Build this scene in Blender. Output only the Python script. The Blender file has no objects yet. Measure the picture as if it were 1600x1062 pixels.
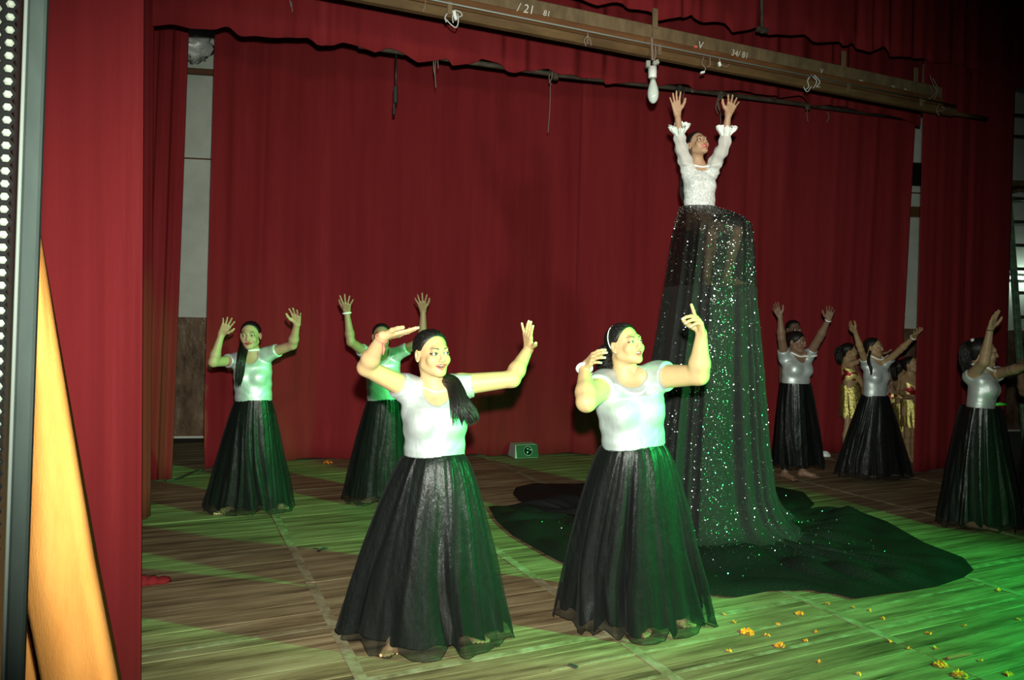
import bpy, bmesh, math, random
import numpy as np
from mathutils import Matrix, Vector

# ------------------------------------------------------------------ camera, world, lights, exposure
F, CXP, CYP, CAMH = 1170.0, 800.0, 531.0, 1.6
PITCH, ROLL = math.atan(27.6 / F), 0.0159
sc = bpy.context.scene
col = sc.collection
cam = bpy.data.objects.new('camera', bpy.data.cameras.new('camera'))
col.objects.link(cam)
cam.data.sensor_width = 36.0
cam.data.lens = F / 1600.0 * 36.0
cam.data.clip_start = 0.05
CAMR = Matrix.Rotation(math.pi / 2 - PITCH, 3, 'X') @ Matrix.Rotation(ROLL, 3, 'Z')
cam.matrix_world = Matrix.Translation((0, 0, CAMH)) @ CAMR.to_4x4()
sc.camera = cam

sc.view_settings.view_transform = 'Standard'
sc.view_settings.look = 'None'
sc.view_settings.exposure = 0.0
sc.view_settings.gamma = 1.0
sc.view_settings.use_curve_mapping = False

world = bpy.data.worlds.new('world')
sc.world = world
world.use_nodes = True
world.node_tree.nodes['Background'].inputs[0].default_value = (0.55, 0.65, 0.6, 1)
world.node_tree.nodes['Background'].inputs[1].default_value = 0.006


def spot(name, loc, aim, energy, color, deg, blend, radius):
    l = bpy.data.lights.new(name, 'SPOT')
    l.energy, l.color, l.spot_size, l.spot_blend, l.shadow_soft_size = energy, color, math.radians(deg), blend, radius
    o = bpy.data.objects.new(name, l)
    col.objects.link(o)
    o.location = loc
    o.rotation_euler = (Vector(aim) - Vector(loc)).to_track_quat('-Z', 'Y').to_euler()
    return o


# the photographer's flash, a little above the lens; two stage spotlights standing in the right wing
spot('camera_flash', (0.03, 0.0, 1.79), (-0.03, 4.0, 1.44), 1560, (0.95, 1.0, 0.87), 84, 0.8, 0.03)
def polar(o, az, el, d=6.0):
    a, e = math.radians(az), math.radians(el)
    return (o[0] + d * math.cos(a) * math.cos(e), o[1] + d * math.sin(a) * math.cos(e), o[2] + d * math.sin(e))


GL = (5.4, 1.9, 2.5)
spot('green_spotlight', GL, polar(GL, 153, -16), 2600, (0.03, 1.0, 0.17), 27, 0.35, 0.05)
spot('green_floodlight', GL, polar(GL, 145, -31), 2050, (0.03, 1.0, 0.17), 64, 0.7, 0.06)
spot('white_spotlight', (2.85, 2.3, 2.9), (-0.7, 9.0, 2.4), 240, (1.0, 0.80, 0.68), 62, 0.8, 0.12)


def at(px, py, Y):
    v = CAMR @ Vector(((px - CXP) / F, -(py - CYP) / F, -1.0))
    t = Y / v.y
    return np.array((v.x * t, Y, CAMH + v.z * t))


def fl(px, py, z=0.0):
    v = CAMR @ Vector(((px - CXP) / F, -(py - CYP) / F, -1.0))
    t = (z - CAMH) / v.z
    return np.array((v.x * t, v.y * t, z))


def V(*a):
    return np.array(a, float)


def nrm(v):
    v = np.asarray(v, float)
    return v / max(np.linalg.norm(v), 1e-9)


# ------------------------------------------------------------------ objects
def tag(o, label=None, cat=None, group=None, kind=None):
    if label: o['label'] = label
    if cat: o['category'] = cat
    if group: o['group'] = group
    if kind: o['kind'] = kind
    return o


def empty(name, loc, label=None, cat=None, group=None, kind=None):
    o = bpy.data.objects.new(name, None)
    o.empty_display_size = 0.1
    o.location = tuple(float(c) for c in loc)
    col.objects.link(o)
    return tag(o, label, cat, group, kind)


def org(o):
    p = np.zeros(3)
    while o is not None:
        p += np.array(o.location)
        o = o.parent
    return p


def mk(name, verts, faces, mat, parent=None, smooth=True, colors=None, loc=None):
    """verts are world coordinates; the object origin goes to loc (or the parent's origin)"""
    verts = np.asarray(verts, np.float64).reshape(-1, 3)
    o0 = org(parent) if parent is not None else np.zeros(3)
    base = o0 + (np.asarray(loc, float) - o0 if loc is not None else 0)
    me = bpy.data.meshes.new(name)
    if isinstance(faces, np.ndarray):
        n, k = faces.shape
        me.vertices.add(len(verts))
        me.vertices.foreach_set('co', (verts - base).astype(np.float32).ravel())
        me.loops.add(n * k)
        me.loops.foreach_set('vertex_index', faces.astype(np.int32).ravel())
        me.polygons.add(n)
        me.polygons.foreach_set('loop_start', np.arange(0, n * k, k, dtype=np.int32))
        me.update(calc_edges=True)
        me.validate()
    else:
        me.from_pydata([tuple(v) for v in (verts - base)], [], [tuple(int(i) for i in f) for f in faces])
    if smooth and len(me.polygons):
        me.polygons.foreach_set('use_smooth', np.ones(len(me.polygons), bool))
    if colors is not None and len(me.vertices) == len(colors):
        a = me.color_attributes.new('Col', 'FLOAT_COLOR', 'POINT')
        c = np.ones((len(colors), 4), np.float32)
        c[:, :3] = colors
        a.data.foreach_set('color', c.ravel())
    if mat is not None:
        me.materials.append(mat)
    o = bpy.data.objects.new(name, me)
    col.objects.link(o)
    if parent is not None:
        o.parent = parent
    o.location = tuple(base - o0)
    return o


class MB:
    """collects simple shapes into one mesh"""
    def __init__(s):
        s.v, s.f = [], []

    def add(s, v, f):
        n = len(s.v)
        s.v += [tuple(float(c) for c in p) for p in v]
        s.f += [tuple(i + n for i in q) for q in f]
        return s

    def box(s, c, size, ax=None, bev=0.0):
        c = np.asarray(c, float)
        hx, hy, hz = [k / 2 for k in size]
        A = np.eye(3) if ax is None else np.array(ax, float)
        if bev <= 0:
            P = [c + A[0] * x * hx + A[1] * y * hy + A[2] * z * hz for x in (-1, 1) for y in (-1, 1) for z in (-1, 1)]
            return s.add(P, [(0, 1, 3, 2), (4, 6, 7, 5), (0, 4, 5, 1), (2, 3, 7, 6), (0, 2, 6, 4), (1, 5, 7, 3)])
        bm = bmesh.new()
        bmesh.ops.create_cube(bm, size=1)
        bmesh.ops.scale(bm, vec=size, verts=bm.verts)
        bmesh.ops.bevel(bm, geom=bm.edges[:], offset=bev, segments=1, affect='EDGES')
        bm.verts.index_update()
        P = [c + A[0] * v.co.x + A[1] * v.co.y + A[2] * v.co.z for v in bm.verts]
        Q = [[v.index for v in f.verts] for f in bm.faces]
        bm.free()
        return s.add(P, Q)

    def tube(s, pts, r, n=8, cap=True, closed=False):
        pts = [np.asarray(p, float) for p in pts]
        m = len(pts)
        rr = r if hasattr(r, '__len__') else [r] * m
        base, P, up = len(s.v), [], None
        for i in range(m):
            if closed:
                t = nrm(pts[(i + 1) % m] - pts[i - 1])
            else:
                t = nrm(pts[min(i + 1, m - 1)] - pts[max(i - 1, 0)])
            if up is None:
                up = V(0, 0, 1) if abs(t[2]) < 0.9 else V(1, 0, 0)
            a = nrm(up - t * np.dot(up, t))
            up = a
            b = np.cross(t, a)
            for j in range(n):
                q = 2 * math.pi * j / n
                P.append(pts[i] + (a * math.cos(q) + b * math.sin(q)) * rr[i])
        fs = []
        for i in range(m if closed else m - 1):
            i2 = (i + 1) % m
            for j in range(n):
                fs.append((i * n + j, i * n + (j + 1) % n, i2 * n + (j + 1) % n, i2 * n + j))
        if cap and not closed:
            fs.append(tuple(range(n))[::-1])
            fs.append(tuple((m - 1) * n + j for j in range(n)))
        return s.add(P, fs)

    def lathe(s, c, axis, prof, n=20):
        c, ax = np.asarray(c, float), nrm(axis)
        a = nrm(np.cross(ax, V(1, 0, 0) if abs(ax[0]) < 0.9 else V(0, 1, 0)))
        b = np.cross(ax, a)
        P, fs = [], []
        for (r, h) in prof:
            for j in range(n):
                q = 2 * math.pi * j / n
                P.append(c + ax * h + (a * math.cos(q) + b * math.sin(q)) * max(r, 1e-4))
        for i in range(len(prof) - 1):
            for j in range(n):
                fs.append((i * n + j, i * n + (j + 1) % n, (i + 1) * n + (j + 1) % n, (i + 1) * n + j))
        fs.append(tuple(range(n))[::-1])
        fs.append(tuple((len(prof) - 1) * n + j for j in range(n)))
        return s.add(P, fs)

    def build(s, name, mat, parent=None, smooth=False, loc=None):
        o = mk(name, s.v, s.f, mat, parent, smooth, loc=loc)
        bm = bmesh.new()
        bm.from_mesh(o.data)
        bmesh.ops.recalc_face_normals(bm, faces=bm.faces)
        bm.to_mesh(o.data)
        bm.free()
        return o


# ------------------------------------------------------------------ materials
def mat(name, base, rough=0.6, metal=0.0, var=None, vscale=(4, 4, 4), bump=0.0, bscale=(60, 60, 60), vcol=False,
        spec=0.5, sheen=0.0, coat=0.0, detail=4, alpha=None, tint_random=0.0, coords='Object', emit=None):
    m = bpy.data.materials.new(name)
    m.use_nodes = True
    nt = m.node_tree
    N, L = nt.nodes, nt.links
    b = N['Principled BSDF']
    b.inputs['Base Color'].default_value = (*base, 1)
    b.inputs['Roughness'].default_value = rough
    b.inputs['Metallic'].default_value = metal
    b.inputs['Specular IOR Level'].default_value = spec
    b.inputs['Sheen Weight'].default_value = sheen
    b.inputs['Coat Weight'].default_value = coat
    tc = N.new('ShaderNodeTexCoord')

    def noise(scale, det=4):
        mp = N.new('ShaderNodeMapping')
        mp.inputs['Scale'].default_value = scale
        L.new(tc.outputs[coords], mp.inputs['Vector'])
        if tint_random:
            oi = N.new('ShaderNodeObjectInfo')
            ml = N.new('ShaderNodeMath'); ml.operation = 'MULTIPLY'; ml.inputs[1].default_value = 37.0
            L.new(oi.outputs['Random'], ml.inputs[0])
            cb = N.new('ShaderNodeCombineXYZ')
            L.new(ml.outputs[0], cb.inputs[0]); L.new(ml.outputs[0], cb.inputs[1])
            L.new(cb.outputs[0], mp.inputs['Location'])
        nz = N.new('ShaderNodeTexNoise')
        nz.inputs['Scale'].default_value = 1.0
        nz.inputs['Detail'].default_value = det
        nz.inputs['Roughness'].default_value = 0.62
        L.new(mp.outputs[0], nz.inputs['Vector'])
        return nz.outputs['Fac']
    src = None
    if vcol:
        at_ = N.new('ShaderNodeVertexColor'); at_.layer_name = 'Col'
        src = at_.outputs['Color']
    if var is not None:
        rp = N.new('ShaderNodeValToRGB')
        L.new(noise(vscale, detail), rp.inputs['Fac'])
        els = rp.color_ramp.elements
        els[0].position, els[1].position = var[0][0], var[-1][0]
        els[0].color, els[1].color = (*var[0][1], 1), (*var[-1][1], 1)
        for p, c in var[1:-1]:
            e = els.new(p); e.color = (*c, 1)
        if src is not None:
            mx = N.new('ShaderNodeMixRGB'); mx.blend_type = 'MULTIPLY'; mx.inputs[0].default_value = 1
            L.new(src, mx.inputs[1]); L.new(rp.outputs[0], mx.inputs[2]); src = mx.outputs[0]
        else:
            src = rp.outputs[0]
    if tint_random and src is not None:
        oi = N.new('ShaderNodeObjectInfo')
        mr = N.new('ShaderNodeMapRange')
        mr.inputs['To Min'].default_value, mr.inputs['To Max'].default_value = 1 - tint_random, 1 + tint_random
        L.new(oi.outputs['Random'], mr.inputs['Value'])
        mx = N.new('ShaderNodeMixRGB'); mx.blend_type = 'MULTIPLY'; mx.inputs[0].default_value = 1
        L.new(src, mx.inputs[1]); L.new(mr.outputs[0], mx.inputs[2]); src = mx.outputs[0]
    if src is not None:
        L.new(src, b.inputs['Base Color'])
    if bump:
        bp = N.new('ShaderNodeBump')
        bp.inputs['Strength'].default_value = bump
        bp.inputs['Distance'].default_value = 0.01
        L.new(noise(bscale, 5), bp.inputs['Height'])
        L.new(bp.outputs[0], b.inputs['Normal'])
    if emit:
        b.inputs['Emission Color'].default_value = (*base, 1)
        b.inputs['Emission Strength'].default_value = emit
    if alpha is not None:
        tr = N.new('ShaderNodeBsdfTransparent')
        mx = N.new('ShaderNodeMixShader')
        lw = N.new('ShaderNodeLayerWeight'); lw.inputs['Blend'].default_value = 0.35
        mr = N.new('ShaderNodeMapRange')
        mr.inputs['To Min'].default_value, mr.inputs['To Max'].default_value = alpha
        L.new(lw.outputs['Facing'], mr.inputs['Value'])
        L.new(mr.outputs[0], mx.inputs[0])
        L.new(tr.outputs[0], mx.inputs[1]); L.new(b.outputs[0], mx.inputs[2])
        L.new(mx.outputs[0], N['Material Output'].inputs['Surface'])
    return m


M = {}
RED = (0.17, 0.011, 0.014)
def red_cloth(name, k):  # one dyed cloth, k scales its tone
    return mat(name, RED, 0.85, var=[(0.3, (0.115 * k, 0.0100 * k, 0.0122 * k)), (0.62, (0.148 * k, 0.0140 * k, 0.0165 * k)), (0.8, (0.185 * k, 0.022 * k, 0.0245 * k))],
               vscale=(5, 5, 0.35), bump=0.12, bscale=(160, 160, 160), spec=0.04, sheen=0.0, detail=5)
M['curtain'] = red_cloth('red curtain cloth', 1.38)
M['curtain_near'] = red_cloth('red leg curtain cloth', 1.25)
M['skin'] = mat('skin', (0.5, 0.3, 0.2), 0.5, vcol=True, spec=0.35, bump=0.05, bscale=(220, 220, 220), var=[(0.3, (0.93, 0.93, 0.93)), (0.7, (1, 1, 1))], vscale=(30, 30, 30))
M['eye'] = mat('eye', (0.8, 0.8, 0.8), 0.15, vcol=True)
M['teeth'] = mat('teeth', (0.8, 0.78, 0.7), 0.25)
M['hair'] = mat('black hair', (0.009, 0.0075, 0.0065), 0.42, spec=0.32, bump=0.35, bscale=(180, 180, 14))
M['silver'] = mat('silver lame blouse', (0.72, 0.77, 0.76), 0.47, metal=0.5, bump=0.5, bscale=(14, 14, 6), spec=0.6,
                  var=[(0.35, (0.48, 0.53, 0.53)), (0.7, (0.66, 0.71, 0.71))], vscale=(9, 9, 5))
M['lace'] = mat('white lace', (0.72, 0.76, 0.74), 0.6, bump=0.9, bscale=(55, 55, 55), var=[(0.4, (0.55, 0.6, 0.58)), (0.62, (0.8, 0.84, 0.82))], vscale=(60, 60, 60))
M['sheer_white'] = mat('sheer white sleeve', (0.75, 0.78, 0.76), 0.6, bump=0.3, bscale=(30, 30, 30), alpha=(0.55, 0.97))
M['lining'] = mat('black satin lining', (0.003, 0.0034, 0.0034), 0.34, spec=0.5, bump=0.7, bscale=(20, 20, 9), sheen=0.0)
M['organza'] = mat('black organza', (0.0036, 0.0048, 0.0044), 0.6, spec=0.2, sheen=0.03, bump=0.8, bscale=(30, 30, 14), alpha=(0.46, 0.94))
M['hem'] = mat('rolled black hem', (0.003, 0.003, 0.003), 0.8, spec=0.1)
M['seam'] = mat('pale seam thread', (0.09, 0.10, 0.095), 0.6)
M['net'] = mat('black sequin net', (0.016, 0.02, 0.019), 0.5, spec=0.4, sheen=0.05, bump=0.8, bscale=(130, 130, 130), alpha=(0.84, 0.985),
               var=[(0.4, (0.003, 0.0042, 0.0038)), (0.7, (0.011, 0.0135, 0.0125))], vscale=(90, 90, 90))
M['net_sheer'] = mat('sheer black sequin net', (0.016, 0.02, 0.019), 0.5, spec=0.4, bump=0.8, bscale=(130, 130, 130), alpha=(0.63, 0.97),
               var=[(0.4, (0.003, 0.0042, 0.0038)), (0.7, (0.011, 0.0135, 0.0125))], vscale=(90, 90, 90))
M['train'] = mat('black net train cloth', (0.0065, 0.0075, 0.007), 0.65, spec=0.2, sheen=0.0, bump=0.8, bscale=(60, 60, 60))
M['sequin'] = mat('sequin', (0.85, 0.9, 0.88), 0.22, metal=1.0)
M['gold'] = mat('gold sequin cloth', (0.75, 0.62, 0.16), 0.32, metal=0.85, bump=0.9, bscale=(45, 45, 45), var=[(0.35, (0.35, 0.3, 0.08)), (0.65, (0.85, 0.75, 0.25))], vscale=(40, 40, 40))
M['gold_red'] = mat('gold and red cloth', (0.6, 0.3, 0.1), 0.4, metal=0.5, bump=0.6, bscale=(40, 40, 40), var=[(0.44, (0.28, 0.01, 0.02)), (0.5, (0.8, 0.7, 0.25))], vscale=(14, 14, 14), detail=1)
M['pearl'] = mat('white bead', (0.8, 0.82, 0.78), 0.3)
M['pink_thread'] = mat('red thread', (0.75, 0.16, 0.14), 0.6)
M['scrunchie'] = mat('white scrunchie', (0.8, 0.85, 0.82), 0.7, bump=0.5, bscale=(80, 80, 80))
M['green_lit'] = mat('painted green light', (0.08, 0.75, 0.08), 0.5)  # green of the spotlight put into the base colour
M['blue'] = mat('blue denim', (0.03, 0.06, 0.22), 0.8, bump=0.3)
M['leggings'] = mat('black leggings', (0.008, 0.008, 0.008), 0.7)


# ------------------------------------------------------------------ signed distance figures, meshed as continuous surfaces
class Grp:
    def __init__(s):
        s.p = []

    def rc(s, a, b, ra, rb, k=0.02, op='u', cut=None):
        a, b = np.asarray(a, float), np.asarray(b, float)
        ba = b - a
        L2 = max(float(ba @ ba), 1e-9)

        def f(P):
            pa = P - a
            t = np.clip(pa @ ba / L2, 0, 1)
            d = np.linalg.norm(pa - t[:, None] * ba, axis=1) - (ra + (rb - ra) * t)
            if cut is not None:
                d = np.maximum(d, (pa @ ba) / math.sqrt(L2) - cut)
            return d
        s.p.append((f, (a + b) / 2, math.sqrt(L2) / 2 + max(ra, rb), k, op))
        return s

    def ell(s, c, r, A=None, k=0.02, op='u'):
        c, r = np.asarray(c, float), np.asarray(r, float)
        A = np.eye(3) if A is None else np.asarray(A, float)

        def f(P):
            q = (P - c) @ A.T
            k0 = np.linalg.norm(q / r, axis=1)
            k1 = np.linalg.norm(q / (r * r), axis=1)
            return k0 * (k0 - 1) / np.maximum(k1, 1e-6)
        s.p.append((f, c, float(max(r)), k, op))
        return s

    def fn(s, f, c, rad, k=0.02, op='u'):
        s.p.append((f, np.asarray(c, float), rad, k, op))
        return s

    def __call__(s, P):
        d = np.full(len(P), 1e3)
        for f, c, rad, k, op in s.p:
            q = P - c
            idx = np.nonzero(np.einsum('ij,ij->i', q, q) < (rad + 0.12) ** 2)[0]
            if not len(idx):
                continue
            v, a = f(P[idx]), d[idx]
            if op == 'u':
                h = np.clip(0.5 + 0.5 * (v - a) / k, 0, 1)
                d[idx] = v + (a - v) * h - k * h * (1 - h)
            elif op == 's':
                h = np.clip(0.5 - 0.5 * (v + a) / k, 0, 1)
                d[idx] = a + (-v - a) * h + k * h * (1 - h)
            elif k > 0:
                h = np.clip(0.5 - 0.5 * (v - a) / k, 0, 1)
                d[idx] = v + (a - v) * h + k * h * (1 - h)
            else:
                d[idx] = np.maximum(a, v)
        return d


class Multi:
    def __init__(s, gs, ks):
        s.gs, s.ks = gs, ks

    def __call__(s, P):
        d = s.gs[0](P)
        for g, k in zip(s.gs[1:], s.ks):
            v = g(P)
            h = np.clip(0.5 + 0.5 * (v - d) / k, 0, 1)
            d = v + (d - v) * h - k * h * (1 - h)
        return d


_E = [(a, b) for a in range(8) for b in range(a + 1, 8) if bin(a ^ b).count('1') == 1]
_CO = np.array([[(c >> 2) & 1, (c >> 1) & 1, c & 1] for c in range(8)], float)


def nets(f, lo, hi, h, keep=None, skip=(), B=8):
    """surface nets on sparse blocks; returns verts, quads"""
    lo = np.asarray(lo, float) - 2 * h
    hi = np.asarray(hi, float) + 2 * h
    nb = np.maximum(np.ceil((hi - lo) / (h * B)).astype(int), 1)
    I = np.stack(np.meshgrid(*[np.arange(n) for n in nb], indexing='ij'), -1).reshape(-1, 3)
    C = lo + (I + 0.5) * (B * h)
    act = np.abs(f(C)) < B * h * 0.87 * 1.35 + h
    if keep is not None:
        act &= np.all((C > keep[0] - B * h) & (C < keep[1] + B * h), axis=1)
    I = I[act]
    if not len(I):
        return np.zeros((0, 3)), np.zeros((0, 4), int)
    off = np.stack(np.meshgrid(*[np.arange(B + 1)] * 3, indexing='ij'), -1).reshape(-1, 3)
    NY, NZ = nb[1] * B + 2, nb[2] * B + 2
    VK, VP, ED = [], [], []
    for s in range(0, len(I), 300):
        Ib = I[s:s + 300]
        G = Ib[:, None, :] * B + off[None]
        val = f((lo + G.reshape(-1, 3) * h)).reshape(len(Ib), B + 1, B + 1, B + 1)
        sg = val < 0
        cs = [val[:, (c >> 2 & 1):(c >> 2 & 1) + B, (c >> 1 & 1):(c >> 1 & 1) + B, (c & 1):(c & 1) + B] for c in range(8)]
        cnt = sum((c < 0).astype(np.int8) for c in cs)
        w = np.argwhere((cnt > 0) & (cnt < 8))
        if not len(w):
            continue
        cv = np.stack([c[w[:, 0], w[:, 1], w[:, 2], w[:, 3]] for c in cs], 1)
        acc, n = np.zeros((len(w), 3)), np.zeros(len(w))
        for a, b in _E:
            m = (cv[:, a] < 0) != (cv[:, b] < 0)
            t = np.where(m, cv[:, a] / np.where(m, cv[:, a] - cv[:, b], 1), 0)
            acc += np.where(m[:, None], _CO[a] + t[:, None] * (_CO[b] - _CO[a]), 0)
            n += m
        gi = Ib[w[:, 0]] * B + w[:, 1:]
        VK.append((gi[:, 0] * NY + gi[:, 1]) * NZ + gi[:, 2])
        VP.append(lo + (gi + acc / n[:, None]) * h)
        for ax in range(3):
            sl0 = [slice(None)] + [slice(0, B)] * 3
            sl1 = list(sl0)
            sl1[ax + 1] = slice(1, B + 1)
            a0, a1 = sg[tuple(sl0)], sg[tuple(sl1)]
            e = np.argwhere(a0 != a1)
            if len(e):
                g = Ib[e[:, 0]] * B + e[:, 1:]
                fl_ = a0[e[:, 0], e[:, 1], e[:, 2], e[:, 3]]
                ED.append((ax, g, fl_))
    if not VK:
        return np.zeros((0, 3)), np.zeros((0, 4), int)
    VK, VP = np.concatenate(VK), np.concatenate(VP)
    ok = np.ones(len(VK), bool)
    if keep is not None:
        ok &= np.all((VP > keep[0]) & (VP < keep[1]), axis=1)
    for b0, b1 in skip:
        ok &= ~np.all((VP > b0 + 1.2 * h) & (VP < b1 - 1.2 * h), axis=1)
    VK, VP = VK[ok], VP[ok]
    o = np.argsort(VK)
    VK, VP = VK[o], VP[o]
    Q = []
    for ax, g, fl_ in ED:
        u, v = (ax + 1) % 3, (ax + 2) % 3
        ks = []
        for du, dv in ((-1, -1), (0, -1), (0, 0), (-1, 0)):
            c = g.copy()
            c[:, u] += du
            c[:, v] += dv
            ks.append((c[:, 0] * NY + c[:, 1]) * NZ + c[:, 2])
        K = np.stack(ks, 1)
        K[~fl_] = K[~fl_][:, ::-1]
        p = np.minimum(np.searchsorted(VK, K), len(VK) - 1)
        Q.append(p[np.all(VK[p] == K, axis=1)])
    return VP, np.concatenate(Q)


def frame(yaw, pitch=0.0, roll=0.0):
    """rows: image right, forward (out of the face), up, for a figure that faces the camera at yaw 0"""
    y, p, r = math.radians(yaw), math.radians(pitch), math.radians(roll)
    f = V(math.sin(y) * math.cos(p), -math.cos(y) * math.cos(p), math.sin(p))
    x = V(math.cos(y), math.sin(y), 0)
    u = V(-math.sin(y) * math.sin(p), math.cos(y) * math.sin(p), math.cos(p))
    x2 = x * math.cos(r) - u * math.sin(r)
    u2 = u * math.cos(r) + x * math.sin(r)
    return np.array([x2, f, u2])


def reach(S, px, py, L, near=True):
    """the point on pixel ray (px,py) at distance L from S, on the nearer or the farther side"""
    o = V(0, 0, CAMH)
    v = nrm(at(px, py, 1.0) - o)
    b = v @ (o - S)
    c = (o - S) @ (o - S) - L * L
    disc = b * b - c
    t = -b if disc <= 0 else (-b - math.sqrt(disc) if near else -b + math.sqrt(disc))
    return o + v * t


FLAT = [(9, 8, 8), (2, 8, 8), (-4, 8, 10), (-12, 10, 12)]


def hand_prims(g, W, tip, palm, right, s=1.0, fingers=FLAT, thumb=0.0, fat=1.0):
    d = nrm(tip - W)
    n = nrm(palm - d * np.dot(palm, d))
    side = np.cross(d, n) if right else np.cross(n, d)
    pts, nails = [W], []
    rad = [0.0088, 0.009, 0.0086, 0.0076]
    mcps = []
    for i, (l, q) in enumerate(((.086, .029), (.089, .010), (.085, -.010), (.077, -.028))):
        m = W + (d * l + side * q) * s
        mcps.append(m)
        g.rc(W + side * q * 0.5 * s, m, .0155 * s * fat, .0108 * s * fat, k=.012 * s)
    for i, m in enumerate(mcps):
        sp, c1, c2 = fingers[i]
        L = (.072, .080, .074, .058)[i] * s
        th = math.radians(sp)
        fd = nrm(d * math.cos(th) + side * math.sin(th))
        p, ang, r = m, 0.0, rad[i] * s * fat
        for j, (fr, c) in enumerate(((.45, c1), (.31, c2), (.24, c2 * .7))):
            ang += math.radians(c)
            q = p + (fd * math.cos(ang) + n * math.sin(ang)) * L * fr
            g.rc(p, q, r, r * .88, k=.006 * s if j == 0 else .003 * s)
            p, r = q, r * .9
            pts.append(q)
        nails.append(p - (n * math.cos(ang) - fd * math.sin(ang)) * r * .9)
    b = W + (d * .02 + side * .012) * s
    ta = thumb
    p1 = b + nrm(d * .62 + side * (.70 - .3 * ta) + n * (.30 + .5 * ta)) * .046 * s
    p2 = p1 + nrm(d * .80 + side * (.50 - .6 * ta) + n * (.10 + .5 * ta)) * .034 * s
    p3 = p2 + nrm(d * .92 + side * (.30 - .6 * ta) + n * (.05 + .4 * ta)) * .027 * s
    g.rc(b, p1, .017 * s * fat, .0125 * s * fat, k=.012 * s)
    g.rc(p1, p2, .0122 * s * fat, .0108 * s * fat, k=.004 * s)
    g.rc(p2, p3, .0108 * s * fat, .0085 * s * fat, k=.003 * s)
    nails.append(p3 - n * .007 * s)
    pts += [p1, p2, p3] + mcps
    pts = np.array(pts)
    return (pts.min(0) - .022, pts.max(0) + .022), nails


def head_prims(g, o, A, s, mouth=0.0, smile=0.0, jaw=1.0, eye=1.0):
    def w(x, y, z): return o + s * (A[0] * x + A[1] * y + A[2] * z)
    E = lambda c, r, k=.015, op='u': g.ell(w(*c), np.array(r) * s, A, k * s, op)
    R = lambda a, b, ra, rb, k=.01, op='u': g.rc(w(*a), w(*b), ra * s, rb * s, k * s, op)
    j = jaw
    E((0, -.014, .030), (.0715, .091, .077))
    E((0, .022, -.036), (.057 * j, .064, .070), .03)
    for q in (-1, 1):
        R((q * .047 * j, .002, -.056), (q * .016 * j, .060, -.090), .018, .016, .028)
        E((q * .036 * j, .060, -.032), (.025 * j, .022, .025), .02)
    E((0, .068, -.094), (.019, .016, .015), .02)
    R((-.030, .0765, .021), (.030, .0765, .021), .0115, .0115, .022)
    for q in (-1, 1):
        E((q * .0325, .096, -.001), (.016, .015, .0115), .016, 's')
    R((0, .083, .014), (0, .0985, -.029), .0062, .0092, .010)
    E((0, .0975, -.032), (.0105, .0095, .0085), .007)
    for q in (-1, 1):
        E((q * .0115, .0905, -.035), (.0075, .009, .0065), .005)
    for q in (-1, 1):   # lids with an almond opening
        E((q * .0325, .0735, 0), (.0158, .0146, .0146), .004)
        E((q * .0325, .090, -.0005), (.0135, .022, .0056 * eye), .0015, 's')
    zc = -.060
    cz = zc + .005 * smile
    op = .0035 + .010 * mouth
    wd = .0235 + .004 * smile
    for q in (-1, 1):
        R((q * wd, .0775, cz), (q * .007, .0905, zc + .0045 + op * .45), .0028, .0037, .006)
        R((q * wd, .0775, cz), (0, .0895, zc - .0055 - op * .75), .0028, .0051, .006)
    R((-.007, .0905, zc + .0045 + op * .45), (.007, .0905, zc + .0045 + op * .45), .0037, .0037, .004)
    if mouth > 0.05:
        E((0, .090, zc - op * .12), (wd * .86, .022, op * .62), .002, 's')
    for q in (-1, 1):
        E((q * .0755, -.012, -.008), (.0105, .019, .031), .006)
        E((q * .0850, -.004, -.004), (.008, .0095, .016), .004, 's')
    return w


def head_colors(P, o, A, s, skin, lip, mouth, smile, eye=1.0):
    q = (P - o) @ A.T / s
    x, y, z = np.abs(q[:, 0]), q[:, 1], q[:, 2]
    C = np.tile(np.array(skin), (len(P), 1))
    inb = (np.abs(q[:, 0]) < .085) & (np.abs(q[:, 2]) < .125) & (y > .0) & (y < .122)

    def mixin(wt, c):
        nonlocal C
        wt = (np.clip(wt, 0, 1) * inb)[:, None]
        C = C * (1 - wt) + np.array(c) * wt
    bz = .0225 + .006 * np.sin(np.clip((x - .012) / .042, 0, 1) * 2.3) - .002
    th = .0042 * np.clip(1.15 - (x - .014) / .05, .25, 1)
    mixin(np.clip(1.3 - np.abs(z - bz) / th, 0, 1) * np.clip((x - .010) / .005, 0, 1) * np.clip((.050 - x) / .012, 0, 1) * np.clip((y - .050) / .01, 0, 1), (.018, .012, .009))
    e = ((x - .0325) / .0135) ** 2 + ((z + .0005) / (.0056 * eye)) ** 2
    mixin(np.clip(1.6 - np.abs(np.sqrt(e) - 1.12) / .22, 0, 1) * (y > .055) * (x < .0485) * (z > -.012) * np.where(z > 0, 1, .7), (.012, .009, .008))
    zc = -.060
    op = .0035 + .010 * mouth
    wd = .0265 + .004 * smile
    top = zc + .0045 + op * .45 + .0046
    bot = zc - .0055 - op * .75 - .0056
    cz = zc + .005 * smile
    t = np.clip(x / wd, 0, 1)
    zu = top + (cz + .003 - top) * t ** 1.6
    zl = bot + (cz - .003 - bot) * t ** 2
    ins = np.minimum(zu - z, z - zl)
    mixin(np.clip(.5 + ins / .0022, 0, 1) * (x < wd) * (y > .062), lip)
    mixin(np.clip(.5 + ins / .0022, 0, 1) * (x < wd) * (y > .04) * (y < .079 - .012 * t) * (t < .8), (.10, .02, .02))
    return C


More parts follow.
